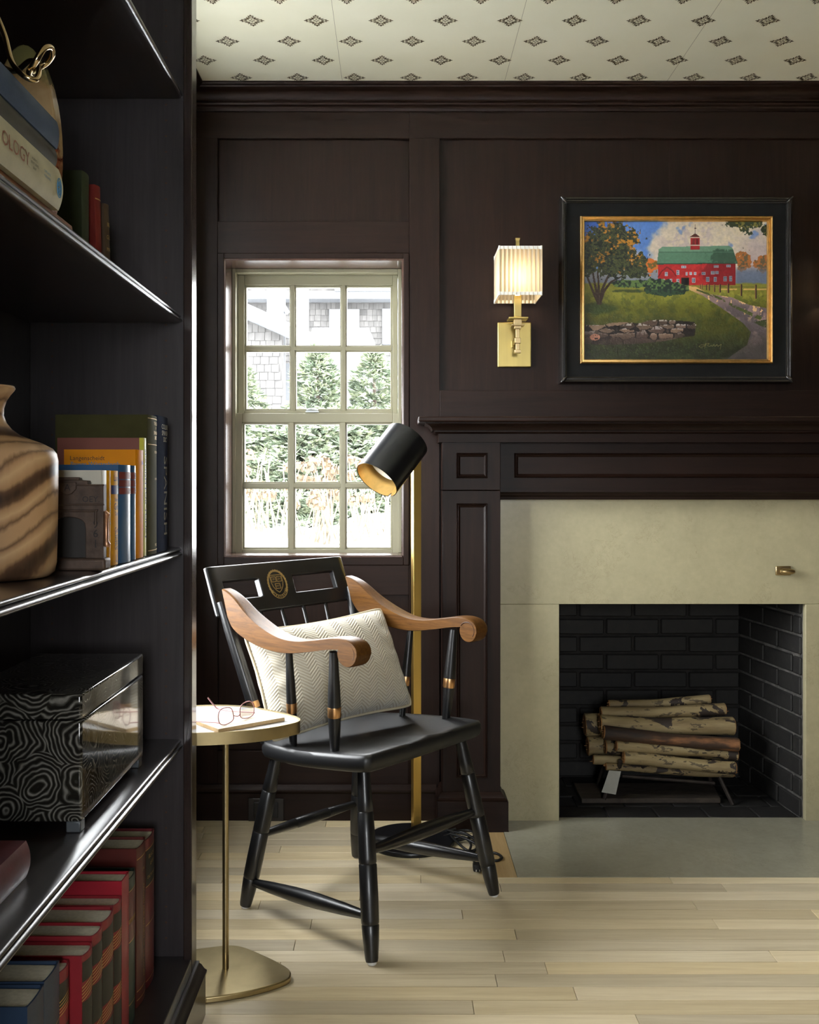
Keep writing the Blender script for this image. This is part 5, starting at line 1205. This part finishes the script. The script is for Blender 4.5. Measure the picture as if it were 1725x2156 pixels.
for j in range(nv_):
    for i in range(nu_):
        a_ = j * (nu_ + 1) + i; fs2.append((a_, a_ + 1, a_ + nu_ + 2, a_ + nu_ + 1)); fs2.append((off + a_ + nu_ + 1, off + a_ + nu_ + 2, off + a_ + 1, off + a_))
# cushion axes in chair space: width along +y (left), height up the back, face forwards
tilt = R(28); roll = R(3)
yaw = R(10); cw, sw_ = math.cos(yaw), math.sin(yaw); ey_ = Vector((sw_, cw, 0)); eu = Vector((-math.sin(tilt) * cw, math.sin(tilt) * sw_, math.cos(tilt))); en = Vector((math.cos(tilt) * cw, -math.cos(tilt) * sw_, math.sin(tilt)))
cen = Vector((-.118, -.022, .148))
pm = MB(); pm.add([cen + ey_ * x_ + eu * (y_ + x_ * math.tan(roll)) + en * z_ for x_, y_, z_ in vs2], fs2)
pme = pm.mesh('cushion', fix=False); ul = pme.uv_layers.new(name='UVMap')
for lp in pme.loops: ul.data[lp.index].uv = uvs[lp.vertex_index]
bm2 = bmesh.new(); bm2.from_mesh(pme); bmesh.ops.remove_doubles(bm2, verts=bm2.verts, dist=1e-5); bm2.to_mesh(pme); bm2.free()
for p in pme.polygons: p.use_smooth = True
cu = obj('cushion', pme, t.m, pil, local=True); ss = cu.modifiers.new('soft', 'SUBSURF'); ss.levels = 1; ss.render_levels = 1
edge = []
for (i0, j0, i1, j1) in ((0, 0, nu_, 0), (nu_, 0, nu_, nv_), (nu_, nv_, 0, nv_), (0, nv_, 0, 0)):
    m2 = max(abs(i1 - i0), abs(j1 - j0))
    for k_ in range(m2):
        i, j = i0 + (i1 - i0) * k_ // m2, j0 + (j1 - j0) * k_ // m2; x_, y_, z_ = vs2[j * (nu_ + 1) + i]; edge.append(cen + ey_ * x_ + eu * (y_ + x_ * math.tan(roll)))
obj('piping', MB().tube(edge, .0036, 8, closed=True), mat('cream_piping', srgb(206, 194, 166), .85, bump=.3, bscale=600), cu, local=True, smooth=60)

# ------------------------------------------------------------------ side table
tb = thing('side_table', 'small brass pedestal table with white marble top beside the bookcase', 'side table', (-.382, 2.236, 0))
topc = [(-.211, 2.197), (-.224, 2.158), (-.293, 2.105), (-.40, 2.076), (-.50, 2.078), (-.58, 2.12), (-.605, 2.20), (-.56, 2.29), (-.47, 2.336), (-.375, 2.336), (-.30, 2.296), (-.235, 2.240)]
tp = [(p.x, p.y) for p in catmull([(a_, b_, 0) for a_, b_ in topc], 8, True)]
def inset(poly, d_):
    n = len(poly); out = []
    for i in range(n):
        (xa, ya), (xb, yb) = poly[i - 1], poly[(i + 1) % n]; tx, ty = xb - xa, yb - ya; L = math.hypot(tx, ty); out.append((poly[i][0] + ty / L * d_, poly[i][1] - tx / L * d_))
    return out
area = sum(tp[i-1][0] * tp[i][1] - tp[i][0] * tp[i-1][1] for i in range(len(tp))); sg_ = -1 if area > 0 else 1
ti = inset(tp, sg_ * .004); n = len(tp)
rim = MB(); zr0, zr1 = .5545, .581
rim.add([(a_, b_, zr0) for a_, b_ in tp] + [(a_, b_, zr1) for a_, b_ in tp] + [(a_, b_, zr1) for a_, b_ in ti] + [(a_, b_, zr0 + .004) for a_, b_ in ti],
        [(k_ * n + i, k_ * n + (i + 1) % n, ((k_ + 1) % 4) * n + (i + 1) % n, ((k_ + 1) % 4) * n + i) for k_ in range(4) for i in range(n)])
rim.add([(a_, b_, zr0 + .003) for a_, b_ in tp], [tuple(range(n))])
M_brass_t = mat('satin_brass', (.46, .37, .20), .34, 1, .08, 24, .04, 200)
obj('rim', rim, M_brass_t, tb, smooth=40)
obj('marble_top', MB().prism(inset(tp, sg_ * .0043), .560, .5785, 'z'), M_marble, tb)
basec = [(-.233, 2.215), (-.245, 2.180), (-.317, 2.135), (-.40, 2.109), (-.48, 2.107), (-.55, 2.14), (-.572, 2.22), (-.53, 2.30), (-.44, 2.338), (-.372, 2.346), (-.300, 2.294), (-.252, 2.248)]
bp_ = [(p.x, p.y) for p in catmull([(a_, b_, 0) for a_, b_ in basec], 8, True)]
obj('base', MB().prism(bp_, 0, .0135, 'z'), M_brass_t, tb, bevel=.0025)
obj('pole', MB().tube([(-.382, 2.236, .012), (-.382, 2.236, .558)], .0072, 20), M_brass_t, tb, smooth=40)
# thin board and spectacles
bd = thing('wooden_board', 'thin pale wooden board lying on the marble table top', 'board', (-.371, 2.082, .5785))
e1 = Vector((.769, .639, 0)); e2 = Vector((-.639, .769, 0)); P0 = Vector((-.371, 2.083, 0))
c4 = [P0, P0 + e1 * .165, P0 + e1 * .165 + e2 * .125, P0 + e2 * .125]
obj('slab', MB().prism([(p.x, p.y) for p in c4], .579, .5866, 'z'), wood('pale_maple_edge', srgb(186, 150, 100), srgb(214, 184, 136), 'x', .5, 1.5), bd, bevel=.0006)
obj('veneer', MB().prism([(p.x, p.y) for p in [P0 + e1 * .0006 + e2 * .0006, P0 + e1 * .1644 + e2 * .0006, P0 + e1 * .1644 + e2 * .1244, P0 + e1 * .0006 + e2 * .1244]], .5866, .5870, 'z'), mat('pale_veneer', srgb(228, 212, 190), .45, 0, .08, 12, stretch=(1, 6, 1)), bd)  # thin paler layer over the tan slab
gs = thing('eyeglasses', 'pink wire-rimmed eyeglasses lying upside down on the board', 'eyeglasses', (-.342, 2.148, .5872))
M_wire = mat('rose_metal_frame', (.42, .20, .20), .3, .7); zg_ = .5872
fd = Vector((.545, .838, 0)); bk = Vector((-.838, .545, 0))
def lens_loop(c_, mir_, k_=1.0, dz=0):
    pts = []
    for (a_, b_) in ((-.023, .010), (-.021, .026), (-.012, .034), (.006, .036), (.018, .032), (.0235, .020), (.020, .006), (.008, .0005), (-.008, .001), (-.018, .004)):
        w_ = a_ * mir_ * k_; z_ = .018 + (b_ - .018) * k_; pts.append(c_ + fd * w_ + bk * (.10 * (z_ - .0)) + Vector((0, 0, zg_ + z_ * .97 + .001)))
    return catmull(pts, 5, True)
for i, s in enumerate((-1, 1)):
    c_ = Vector((-.342, 2.148, 0)) + fd * (.0335 * s); lp = lens_loop(c_, s)
    rm = obj('rim', MB().tube(lp, .0011, 8, closed=True), M_wire, gs, smooth=60)
    obj('lens', MB().add([p for p in lens_loop(c_, s, .97)], [tuple(range(50))]), M_lens, gs)
    h0 = c_ + fd * (.023 * s) + Vector((0, 0, zg_ + .008))
    obj('temple', MB().tube(catmull([h0, h0 + bk * .012, h0 + bk * .055 + Vector((0, 0, -.004)), h0 + bk * .105 + Vector((0, 0, -.005)), h0 + bk * .122 + Vector((0, 0, .003)), h0 + bk * .140 + Vector((0, 0, .017))], 5), [.0012] * 16 + [.0016] * 10, 8), M_wire, gs, smooth=60)
    obj('nose_pad', MB().tube([c_ - fd * (.021 * s) + bk * .004 + Vector((0, 0, zg_ + .018)), c_ - fd * (.020 * s) + bk * .008 + Vector((0, 0, zg_ + .024))], [.002, .003], 8), M_lens, gs)
cm_ = Vector((-.342, 2.148, 0)); obj('bridge', MB().tube(catmull([cm_ - fd * .0105 + Vector((0, 0, zg_ + .015)), cm_ - bk * .002 + Vector((0, 0, zg_ + .012)), cm_ + fd * .0105 + Vector((0, 0, zg_ + .015))], 5), .0011, 8), M_wire, gs, smooth=60)

# ------------------------------------------------------------------ floor lamp
lp_ = thing('floor_lamp', 'floor lamp with tilted black cylinder shade and square brass pole', 'floor lamp', (.045, 3.06, 0))
obj('base', MB().lathe([(.132, 0), (.1345, .003), (.1345, .011), (.132, .014)], (.045, 3.06, 0), 56), M_black_metal, lp_, smooth=40)
pxl, pyl = PX(876.5, 3.13), 3.13
pole = MB(); c_, s_ = math.cos(R(18)), math.sin(R(18)); w = .0125
sq = [(pxl + a_ * c_ - b_ * s_, pyl + a_ * s_ + b_ * c_) for a_, b_ in ((-w, -w), (w, -w), (w, w), (-w, w))]
obj('pole', MB().prism(sq, .013, 1.20, 'z'), M_brass, lp_, bevel=.0006)
T0, T1 = at(858, 926, 3.045), at(793.5, 1011, 2.965)
ax_ = (T1 - T0).normalized(); L = (T1 - T0).length
ref = Vector((0, 0, 1)).cross(ax_).normalized(); ref2 = ax_.cross(ref)
rs_ = .0705; n = 56
def cyl(r_, s0, s1, notch=True):
    mb = MB(); vs3 = []
    for s in (s0, s0 + (s1 - s0) * .5, s1 - .018, s1):
        for k_ in range(n):
            a_ = 2 * math.pi * k_ / n; q = s
            if s == s1 and k_ in NK: q = s1 - .014
            vs3.append(T0 + ax_ * q + ref * (math.cos(a_) * r_) + ref2 * (math.sin(a_) * r_))
    mb.add(vs3, [(i*n+k_, i*n+(k_+1) % n, (i+1)*n+(k_+1) % n, (i+1)*n+k_) for i in range(3) for k_ in range(n)]); return mb
# the notch sits at the lowest point of the rim
low_k = min(range(n), key=lambda k_: (T1 + ref * math.cos(2*math.pi*k_/n) * rs_ + ref2 * math.sin(2*math.pi*k_/n) * rs_).z); NK = {low_k}
shl = obj('shade', cyl(rs_, 0, L), M_black_metal, lp_, smooth=40)
M_leaf = mat('gold_leaf_lining', (.78, .52, .18), .38, .75, .2, 22, .1, 60)
obj('lining', cyl(rs_ - .0022, .012, L - .0008), M_leaf, shl, smooth=40)
cap = MB(); cap.add([T0 + ref * (math.cos(2*math.pi*k_/n) * rs_) + ref2 * (math.sin(2*math.pi*k_/n) * rs_) for k_ in range(n)], [tuple(range(n))]); cap.add([T0 + ax_ * .012 + ref * (math.cos(2*math.pi*k_/n) * rs_) + ref2 * (math.sin(2*math.pi*k_/n) * rs_) for k_ in range(n)], [tuple(range(n))]); obj('cap', cap, M_black_metal, shl)
obj('diffuser', MB().tube([T0 + ax_ * (L - .095), T0 + ax_ * (L - .050)], [.052, .052], 40), mat('opal_diffuser', (.86, .82, .70), .35), shl, smooth=40)
jn = T0 + ax_ * (L * .50); obj('swivel_arm', MB().tube([jn + (Vector((pxl, pyl, jn.z)) - jn).normalized() * (rs_ - .004), Vector((pxl, pyl, jn.z))], .006, 12), M_brass, lp_, smooth=40)
sd_ = (ref * math.cos(2*math.pi*low_k/n) + ref2 * math.sin(2*math.pi*low_k/n))
obj('brass_strip', MB().tube([T0 + ax_ * .02 + sd_ * (rs_ + .001), T0 + ax_ * (L - .02) + sd_ * (rs_ + .001)], .004, 8), M_brass, shl, smooth=40)
# power cord: tangled loops and plug
cd = thing('power_cord', 'black lamp cord coiled on the floor beside the mantel plinth', 'cord', (.20, 3.03, 0))
rr = random.Random(4); base_ = [Vector((.10, 3.16, .012))]; M_cord = mat('black_rubber', (.008, .008, .008), .45)
def floorpt(x_, y_, z_=.005): Y = F * (EYE - z_) / (y_ - CY); return Vector((PX(x_, Y), Y, z_))
pts = [(925, 1742, .02), (940, 1752, .01), (985, 1748, .012), (1000, 1760, .016), (955, 1770, .006), (930, 1764, .008), (972, 1752, .022), (1010, 1778, .008), (990, 1792, .006), (968, 1778, .014), (950, 1757, .02), (990, 1770, .022), (1020, 1790, .006), (1048, 1798, .004), (1057, 1806, .004), (1045, 1812, .004), (1015, 1806, .005), (996, 1800, .006), (1000, 1818, .005), (1005, 1826, .006)]
obj('cable', MB().tube(catmull([floorpt(*p) for p in pts], 6), .0038, 8), M_cord, cd, smooth=60)
pts = [(928, 1744, .015), (950, 1750, .02), (992, 1762, .026), (1005, 1784, .014), (985, 1800, .004), (992, 1778, .016), (975, 1762, .024), (945, 1768, .006), (930, 1756, .01), (960, 1745, .02)]
obj('cable', MB().tube(catmull([floorpt(*p) for p in pts], 6), .0038, 8), M_cord, cd, smooth=60)
pg = floorpt(1005, 1830, .004); obj('plug', MB().box(pg.x - .012, pg.x + .012, pg.y - .014, pg.y + .016, 0.0005, .020), M_cord, cd, bevel=.004)
for q in (-.005, .005): obj('prong', MB().box(pg.x + q - .0008, pg.x + q + .0008, pg.y - .028, pg.y - .012, .007, .013), mat('nickel_prong', (.7, .7, .7), .2, 1), cd)

# ------------------------------------------------------------------ winter garden outside
def snow_z(x_, y_):
    if y_ < 3.6 and x_ > -1.05: return -.5
    b = .60 + .022 * max(0, y_ - 8) if y_ > 7.2 else -.5 + 1.09 * max(0, min(1, (y_ - 3.7) / 3.5))
    if y_ < 3.7: b = -.5
    w_ = min(1, max(0, (y_ - 4) / 3))
    return b + w_ * (.05 * math.sin(x_ * 2.3 + y_ * .7) + .04 * math.sin(x_ * 4.9 - y_ * 2.1 + 1) + .03 * math.sin(y_ * 5.3 + x_))
xs_ = np.concatenate([np.linspace(-40, -6, 12), np.linspace(-5, 5, 61), np.linspace(6, 40, 12)]); ys_ = np.concatenate([np.linspace(-40, 2.5, 16), np.linspace(3.55, 14, 80), np.linspace(15, 60, 16)])
mb = MB(); mb.add([(float(x_), float(y_), snow_z(float(x_), float(y_))) for y_ in ys_ for x_ in xs_], [(j*len(xs_)+i, j*len(xs_)+i+1, (j+1)*len(xs_)+i+1, (j+1)*len(xs_)+i) for j in range(len(ys_)-1) for i in range(len(xs_)-1)])
t = NT('melting_snow'); n_ = t.noise(t.coord((1, 1.6, 1)), 5, 6, .68); n2_ = t.noise(t.coord(), 40, 3)
t.l(t.ramp(t.math('ADD', t.math('MULTIPLY', n_, .8), t.math('MULTIPLY', n2_, .2)), [(.0, (.006, .006, .007)), (.425, (.014, .014, .016)), (.45, (.82, .83, .85)), (1, (.86, .87, .88))]), t.p.inputs['Base Color']); t.setp(Roughness=.8)
o = obj('snowy_ground', mb, t.m, smooth=60); tag(o, 'melting snow covering the garden outside the window', 'snow', kind='stuff')
# arborvitae shrubs
t = NT('evergreen_sprays'); va = t.n('ShaderNodeVertexColor'); va.layer_name = 'tint'; n_ = t.noise(t.coord(), 9, 3)
mxx = t.n('ShaderNodeMix', data_type='RGBA', blend_type='MULTIPLY'); mxx.inputs[0].default_value = .6; t.l(va.outputs[0], mxx.inputs[6]); t.l(t.ramp(n_, [(.3, (.55, .62, .6)), (.7, (1, 1, 1))]), mxx.inputs[7]); t.l(mxx.outputs[2], t.p.inputs['Base Color']); t.setp(Roughness=.7); M_leaf_g = t.m
M_trunk = mat('grey_bark', (.08, .06, .045), .85, 0, .3, 20)
def shrub(px_, ytop, Y, rad, label, n_sp=1500, seed=1, taper=.8):
    g = np.random.default_rng(seed); X = PX(px_, Y); zt_ = PZ(ytop, Y); zb = snow_z(X, Y) - .05; Hh = zt_ - zb
    root = thing('arborvitae_shrub', label, 'shrub', (X, Y, zb), 0, 'evergreens outside the window')
    u_ = g.random(n_sp) ** .85; zz = u_ * Hh; rmax = rad * np.minimum(1, (1 - u_) ** taper * 1.15 + .03) * (1 + .22 * np.sin(u_ * 23 + seed)); th_ = g.random(n_sp) * 2 * np.pi
    rr_ = rmax * (.55 + .5 * g.random(n_sp)); px3 = np.stack([rr_ * np.cos(th_), rr_ * np.sin(th_), zz], -1)
    vs_ = []; fs_ = []; cols = []
    for i in range(n_sp):
        out = np.array([math.cos(th_[i]), math.sin(th_[i]), g.uniform(-.15, .75)]); out /= np.linalg.norm(out); sd = np.cross(out, [0, 0, 1]); sd /= np.linalg.norm(sd) + 1e-9; sd = sd + np.array([0, 0, g.uniform(-.5, .5)])
        ln = g.uniform(.09, .17); wd = ln * g.uniform(.28, .45); p = px3[i]; tone = g.random()
        up = np.array([0, 0, 1.0])
        for k_ in (-1, 0, 1, .5, -.5):
            q = p + out * ln * (.15 if abs(k_) == 1 else .3); d_ = out * ln * (.75 if k_ else 1.0) + sd * wd * k_ * 1.8 - up * abs(k_) * .01; w_ = np.cross(d_, out + up * .4); w_ = w_ / (np.linalg.norm(w_) + 1e-9) * wd * .26
            b = len(vs_); vs_ += [tuple(q - d_ * .25), tuple(q + d_ * .25 + w_), tuple(q + d_ * .75), tuple(q + d_ * .25 - w_)]; fs_.append((b, b + 1, b + 2, b + 3))
            lit = .6 + .4 * tone; cols.append((.15 * lit + .16 * tone ** 2, .19 * lit + .14 * tone ** 2, .125 * lit + .085 * tone ** 2))
    me_ = bpy.data.meshes.new('foliage'); me_.from_pydata(vs_, [], fs_); ca = me_.color_attributes.new('tint', 'FLOAT_COLOR', 'CORNER')
    arr = np.ones((len(fs_), 4, 4)); arr[:, :, :3] = np.array(cols)[:, None, :]; ca.data.foreach_set('color', arr.ravel())
    o_ = obj('foliage', me_, M_leaf_g, root); tag(o_, kind='stuff')
    obj('trunk', MB().tube([(0, 0, -.1), (.02, .01, Hh * .5), (0, 0, Hh * .95)], [.05, .035, .01], 8), M_trunk, root, local=True)
shrub(668, 736, 12.0, .62, 'tallest evergreen, its pointed top showing in the middle upper panes', 2300, 1, .75)
shrub(787, 742, 12.3, .42, 'narrow evergreen with its top in the right upper panes', 1500, 2, .55)
shrub(508, 775, 12.4, .55, 'evergreen at the left edge of the upper sash', 1500, 3, .8)
shrub(560, 872, 11.6, .75, 'low rounded evergreen behind the lower left panes', 3200, 4, .3)
shrub(735, 868, 11.7, .72, 'low rounded evergreen behind the lower middle and right panes', 3200, 5, .3)
shrub(850, 862, 11.9, .65, 'evergreen at the right edge of the lower sash behind the lamp', 1500, 6, .4)
shrub(645, 872, 11.3, .65, 'low bushy evergreen in front of the tallest one', 3000, 7, .3)
# dried hydrangeas
M_stalk = mat('bleached_stalk', (.10, .08, .05), .8, 0, .2, 30); M_head = mat('dried_flower_head', (.075, .050, .026), .9, 0, .3, 60, .5, 80)
def hydrangea(px_, ybase, Y, n_st, label, seed):
    g = random.Random(seed); X = PX(px_, Y); zb = snow_z(X, Y)
    root = thing('dried_hydrangea', label, 'plant', (X, Y, zb), 0, 'dried flower stalks in the snow')
    for i in range(n_st):
        a_ = g.uniform(-.42, .42); b_ = g.uniform(-.3, .3); h = g.uniform(.40, .80); x0 = g.uniform(-.16, .16)
        p = [Vector((x0, g.uniform(-.1, .1), -.05))]; p.append(p[0] + Vector((a_ * h * .5, b_ * h * .5, h * .5))); p.append(p[0] + Vector((a_ * h * 1.1, b_ * h, h)))
        obj('stalk', MB().tube(catmull(p, 4), [.0075] * 5 + [.005] * 4, 5), M_stalk, root, local=True)
        if g.random() < .42:
            hd = MB(); c_ = p[2]
            for q in range(26):
                th_, ph_ = g.random() * 6.283, math.acos(g.uniform(-.6, 1)); r_ = .075 * g.uniform(.7, 1.05); d_ = Vector((math.sin(ph_) * math.cos(th_), math.sin(ph_) * math.sin(th_), math.cos(ph_) * .7)); cc2 = c_ + d_ * r_
                t1 = d_.orthogonal().normalized() * .024; t2 = d_.cross(t1)
                hd.add([cc2 + t1, cc2 + t2, cc2 - t1, cc2 - t2], [(0, 1, 2, 3)])
            obj('flower_head', hd, M_head, root, local=True)
for i, (px_, Y, n_st, lab) in enumerate(((505, 8.7, 12, 'dried hydrangea stalks behind the lower left pane, at its left edge'), (560, 9.3, 13, 'dried hydrangea stalks filling the lower left pane'), (618, 8.5, 11, 'dried hydrangea stalks behind the left muntin of the lower sash'), (672, 9.2, 14, 'dried hydrangea stalks in the lower middle pane'), (728, 8.6, 12, 'dried hydrangea stalks behind the right muntin of the lower sash'), (782, 9.3, 14, 'dried hydrangea stalks in the lower right pane below the lamp shade'), (830, 8.6, 12, 'dried hydrangea stalks at the right edge of the lower sash'))):
    hydrangea(px_, 0, Y, n_st + 4, lab, 30 + i)
# neighbouring shingled house
hs = thing('shingled_house', 'grey shingled house with white trim beyond the garden', 'house', (PX(660, 20), 20, .5))
M_shg = mat('weathered_cedar_shingle', (.036, .034, .032), .85, 0, .45, 5, .2, 40, (1, 1, .4), rnd=True); M_trim = mat('white_house_trim', (.070, .073, .077), .7, var=.1); M_roofs = mat('snow_dusted_roof', (.12, .125, .13), .8, 0, .3, 4)
SW = [.095, .11, .125, .14, .16]; shm = {}
def shingle_geo(a_, b_, Y, z, exp, d_): return ([(a_ + .003, Y - .020 - d_, z), (b_ - .003, Y - .020 - d_, z), (b_ - .003, Y, z), (a_ + .003, Y, z), (a_ + .003, Y - .004, z + exp + .01), (b_ - .003, Y - .004, z + exp + .01)], [(0, 1, 5, 4), (3, 2, 1, 0), (0, 4, 3), (1, 2, 5), (2, 3, 4, 5)])
def shingles(x0, x1, z0, z1, Y, root, view, top=None, seed=1, exp=.127):
    """shingles in view (px box) are parts of their own, the rest one joined part"""
    g = random.Random(seed); mb = MB(); z = z0; k_ = 0; org = Vector(root.location)
    while z < z1:
        x_ = x0 - (.08 if k_ % 2 else 0)
        while x_ < x1:
            w_ = g.choice(SW); a_, b_ = x_, x_ + w_
            if a_ >= x0 - .1 and (top is None or z + exp < top((a_ + b_) / 2)):
                px_, py_ = CX + a_ * F / Y, CY - (z - EYE) * F / Y
                if view[0] < px_ < view[1] and view[2] < py_ < view[3]:
                    if w_ not in shm:
                        v_, f_ = shingle_geo(0, w_, 0, 0, exp, .003); me_ = MB().add(v_, f_).mesh('shingle'); me_.materials.append(M_shg); shm[w_] = me_
                    o_ = bpy.data.objects.new('shingle', shm[w_]); C.objects.link(o_); o_.parent = root; o_.location = Vector((a_, Y - g.uniform(0, .005), z + g.uniform(-.004, .004))) - org
                else: mb.add(*shingle_geo(a_, b_, Y, z, exp, g.uniform(0, .006)))
            x_ += w_
        z += exp; k_ += 1
    o_ = obj('shingles_out_of_view', mb, M_shg, root); tag(o_, kind='stuff')
YH = 22.0; hx0, hx1 = PX(380, YH), PX(1000, YH)
obj('wall', MB().box(hx0, hx1, YH, YH + .3, 0, PZ(560, YH)), M_shg, hs)
shingles(hx0, hx1, 1.0, PZ(640, YH), YH, hs, (648, 825, 630, 760), None, 2)
obj('eave', MB().box(hx0, hx1, YH - .45, YH, PZ(637, YH), PZ(621, YH)), M_trim, hs)
obj('cornice', MB().box(PX(708, YH), hx1, YH - .5, YH, PZ(622, YH), PZ(560, YH)), M_trim, hs)
def hwin(x0, x1, y0, y1, g0, g1, h0, h1):
    f_ = obj('window', MB().box(PX(x0, YH), PX(x1, YH), YH - .07, YH, PZ(y1, YH), PZ(y0, YH)), M_trim, hs)
    obj('pane', MB().box(PX(g0, YH), PX(g1, YH), YH - .08, YH - .065, PZ(h1, YH), PZ(h0, YH)), mat('house_window_glass', (.10, .13, .16), .1), f_)
hwin(694, 757, 652, 692, 707, 743, 665, 687); hwin(805, 860, 651, 726, 816, 850, 664, 714)
pr = MB(); pr.add([at(658, 694, 21.6), at(776, 694, 21.6), at(790, 727, 20.0), at(650, 727, 20.0), at(658, 690, 21.6), at(776, 690, 21.6), at(790, 722, 20.0), at(650, 722, 20.0)], [(0, 1, 2, 3), (4, 7, 6, 5), (0, 4, 5, 1), (1, 5, 6, 2), (2, 6, 7, 3), (3, 7, 4, 0)])
obj('porch_roof', pr, M_roofs, hs)
obj('porch_wall', MB().box(PX(655, 20.3), PX(785, 20.3), 20.3, 20.6, 0, PZ(727, 20.3)), M_trim, hs)
obj('corner_board', MB().box(PX(562, 19), PX(598, 19), 19, 19.3, 0, PZ(560, 19)), M_trim, hs); obj('corner_board', MB().box(PX(626, 20.5), PX(648, 20.5), 20.5, 20.8, 0, PZ(560, 20.5)), M_trim, hs)
rk = MB(); q = [at(562, 596, 18.8), at(570, 590, 18.8), at(606, 650, 18.8), at(598, 655, 18.8)]; rk.add([*q, *[p + Vector((0, .4, 0)) for p in q]], [(0, 1, 2, 3), (7, 6, 5, 4), (0, 4, 5, 1), (1, 5, 6, 2), (2, 6, 7, 3), (3, 7, 4, 0)]); obj('upper_rake', rk, mat('grey_rake_board', srgb(120, 126, 134), .8), hs)  # upper rake in plain grey
# garage wing in front, with its gable rake
gw = thing('shingled_wing', 'lower shingled wing with a sloping white rake board, left in the window', 'house', (PX(540, 16), 16, .5))
YG = 16.0; topl = lambda x_: PZ(667 + ((x_ * F / YG + CX) - 520) * .437, YG)
gx0_, gx1_ = PX(380, YG), PX(597, YG)
gp_ = [(gx0_, 0), (gx1_, 0), (gx1_, topl(gx1_)), (gx0_, topl(gx0_))]
obj('wall', MB().prism(gp_, YG, YG + .3, 'y'), M_shg, gw); shingles(gx0_, gx1_ - .12, .6, 4.4, YG, gw, (495, 600, 640, 880), topl, 5)
q = [at(380, 582, YG - .3), at(725, 738, YG - .3), at(725, 760, YG - .3), at(380, 608, YG - .3)]
obj('rake_board', MB().add([*q, *[p + Vector((0, .3, 0)) for p in q]], [(0, 1, 2, 3), (7, 6, 5, 4), (0, 4, 5, 1), (1, 5, 6, 2), (2, 6, 7, 3), (3, 7, 4, 0)]), M_trim, gw)
q = [at(380, 576, YG - .4), at(730, 734, YG - .4), at(730, 740, YG - .4), at(380, 582, YG - .4)]
obj('roof_edge', MB().add([*q, *[p + Vector((0, 1.2, .0)) for p in q]], [(0, 1, 2, 3), (7, 6, 5, 4), (0, 4, 5, 1), (1, 5, 6, 2), (2, 6, 7, 3), (3, 7, 4, 0)]), mat('grey_roof_edge', srgb(150, 156, 164), .8), gw)
obj('lean_to_wall', MB().box(PX(602, 17), PX(720, 17), 17, 17.2, 0, PZ(765, 17)), M_trim, gw)
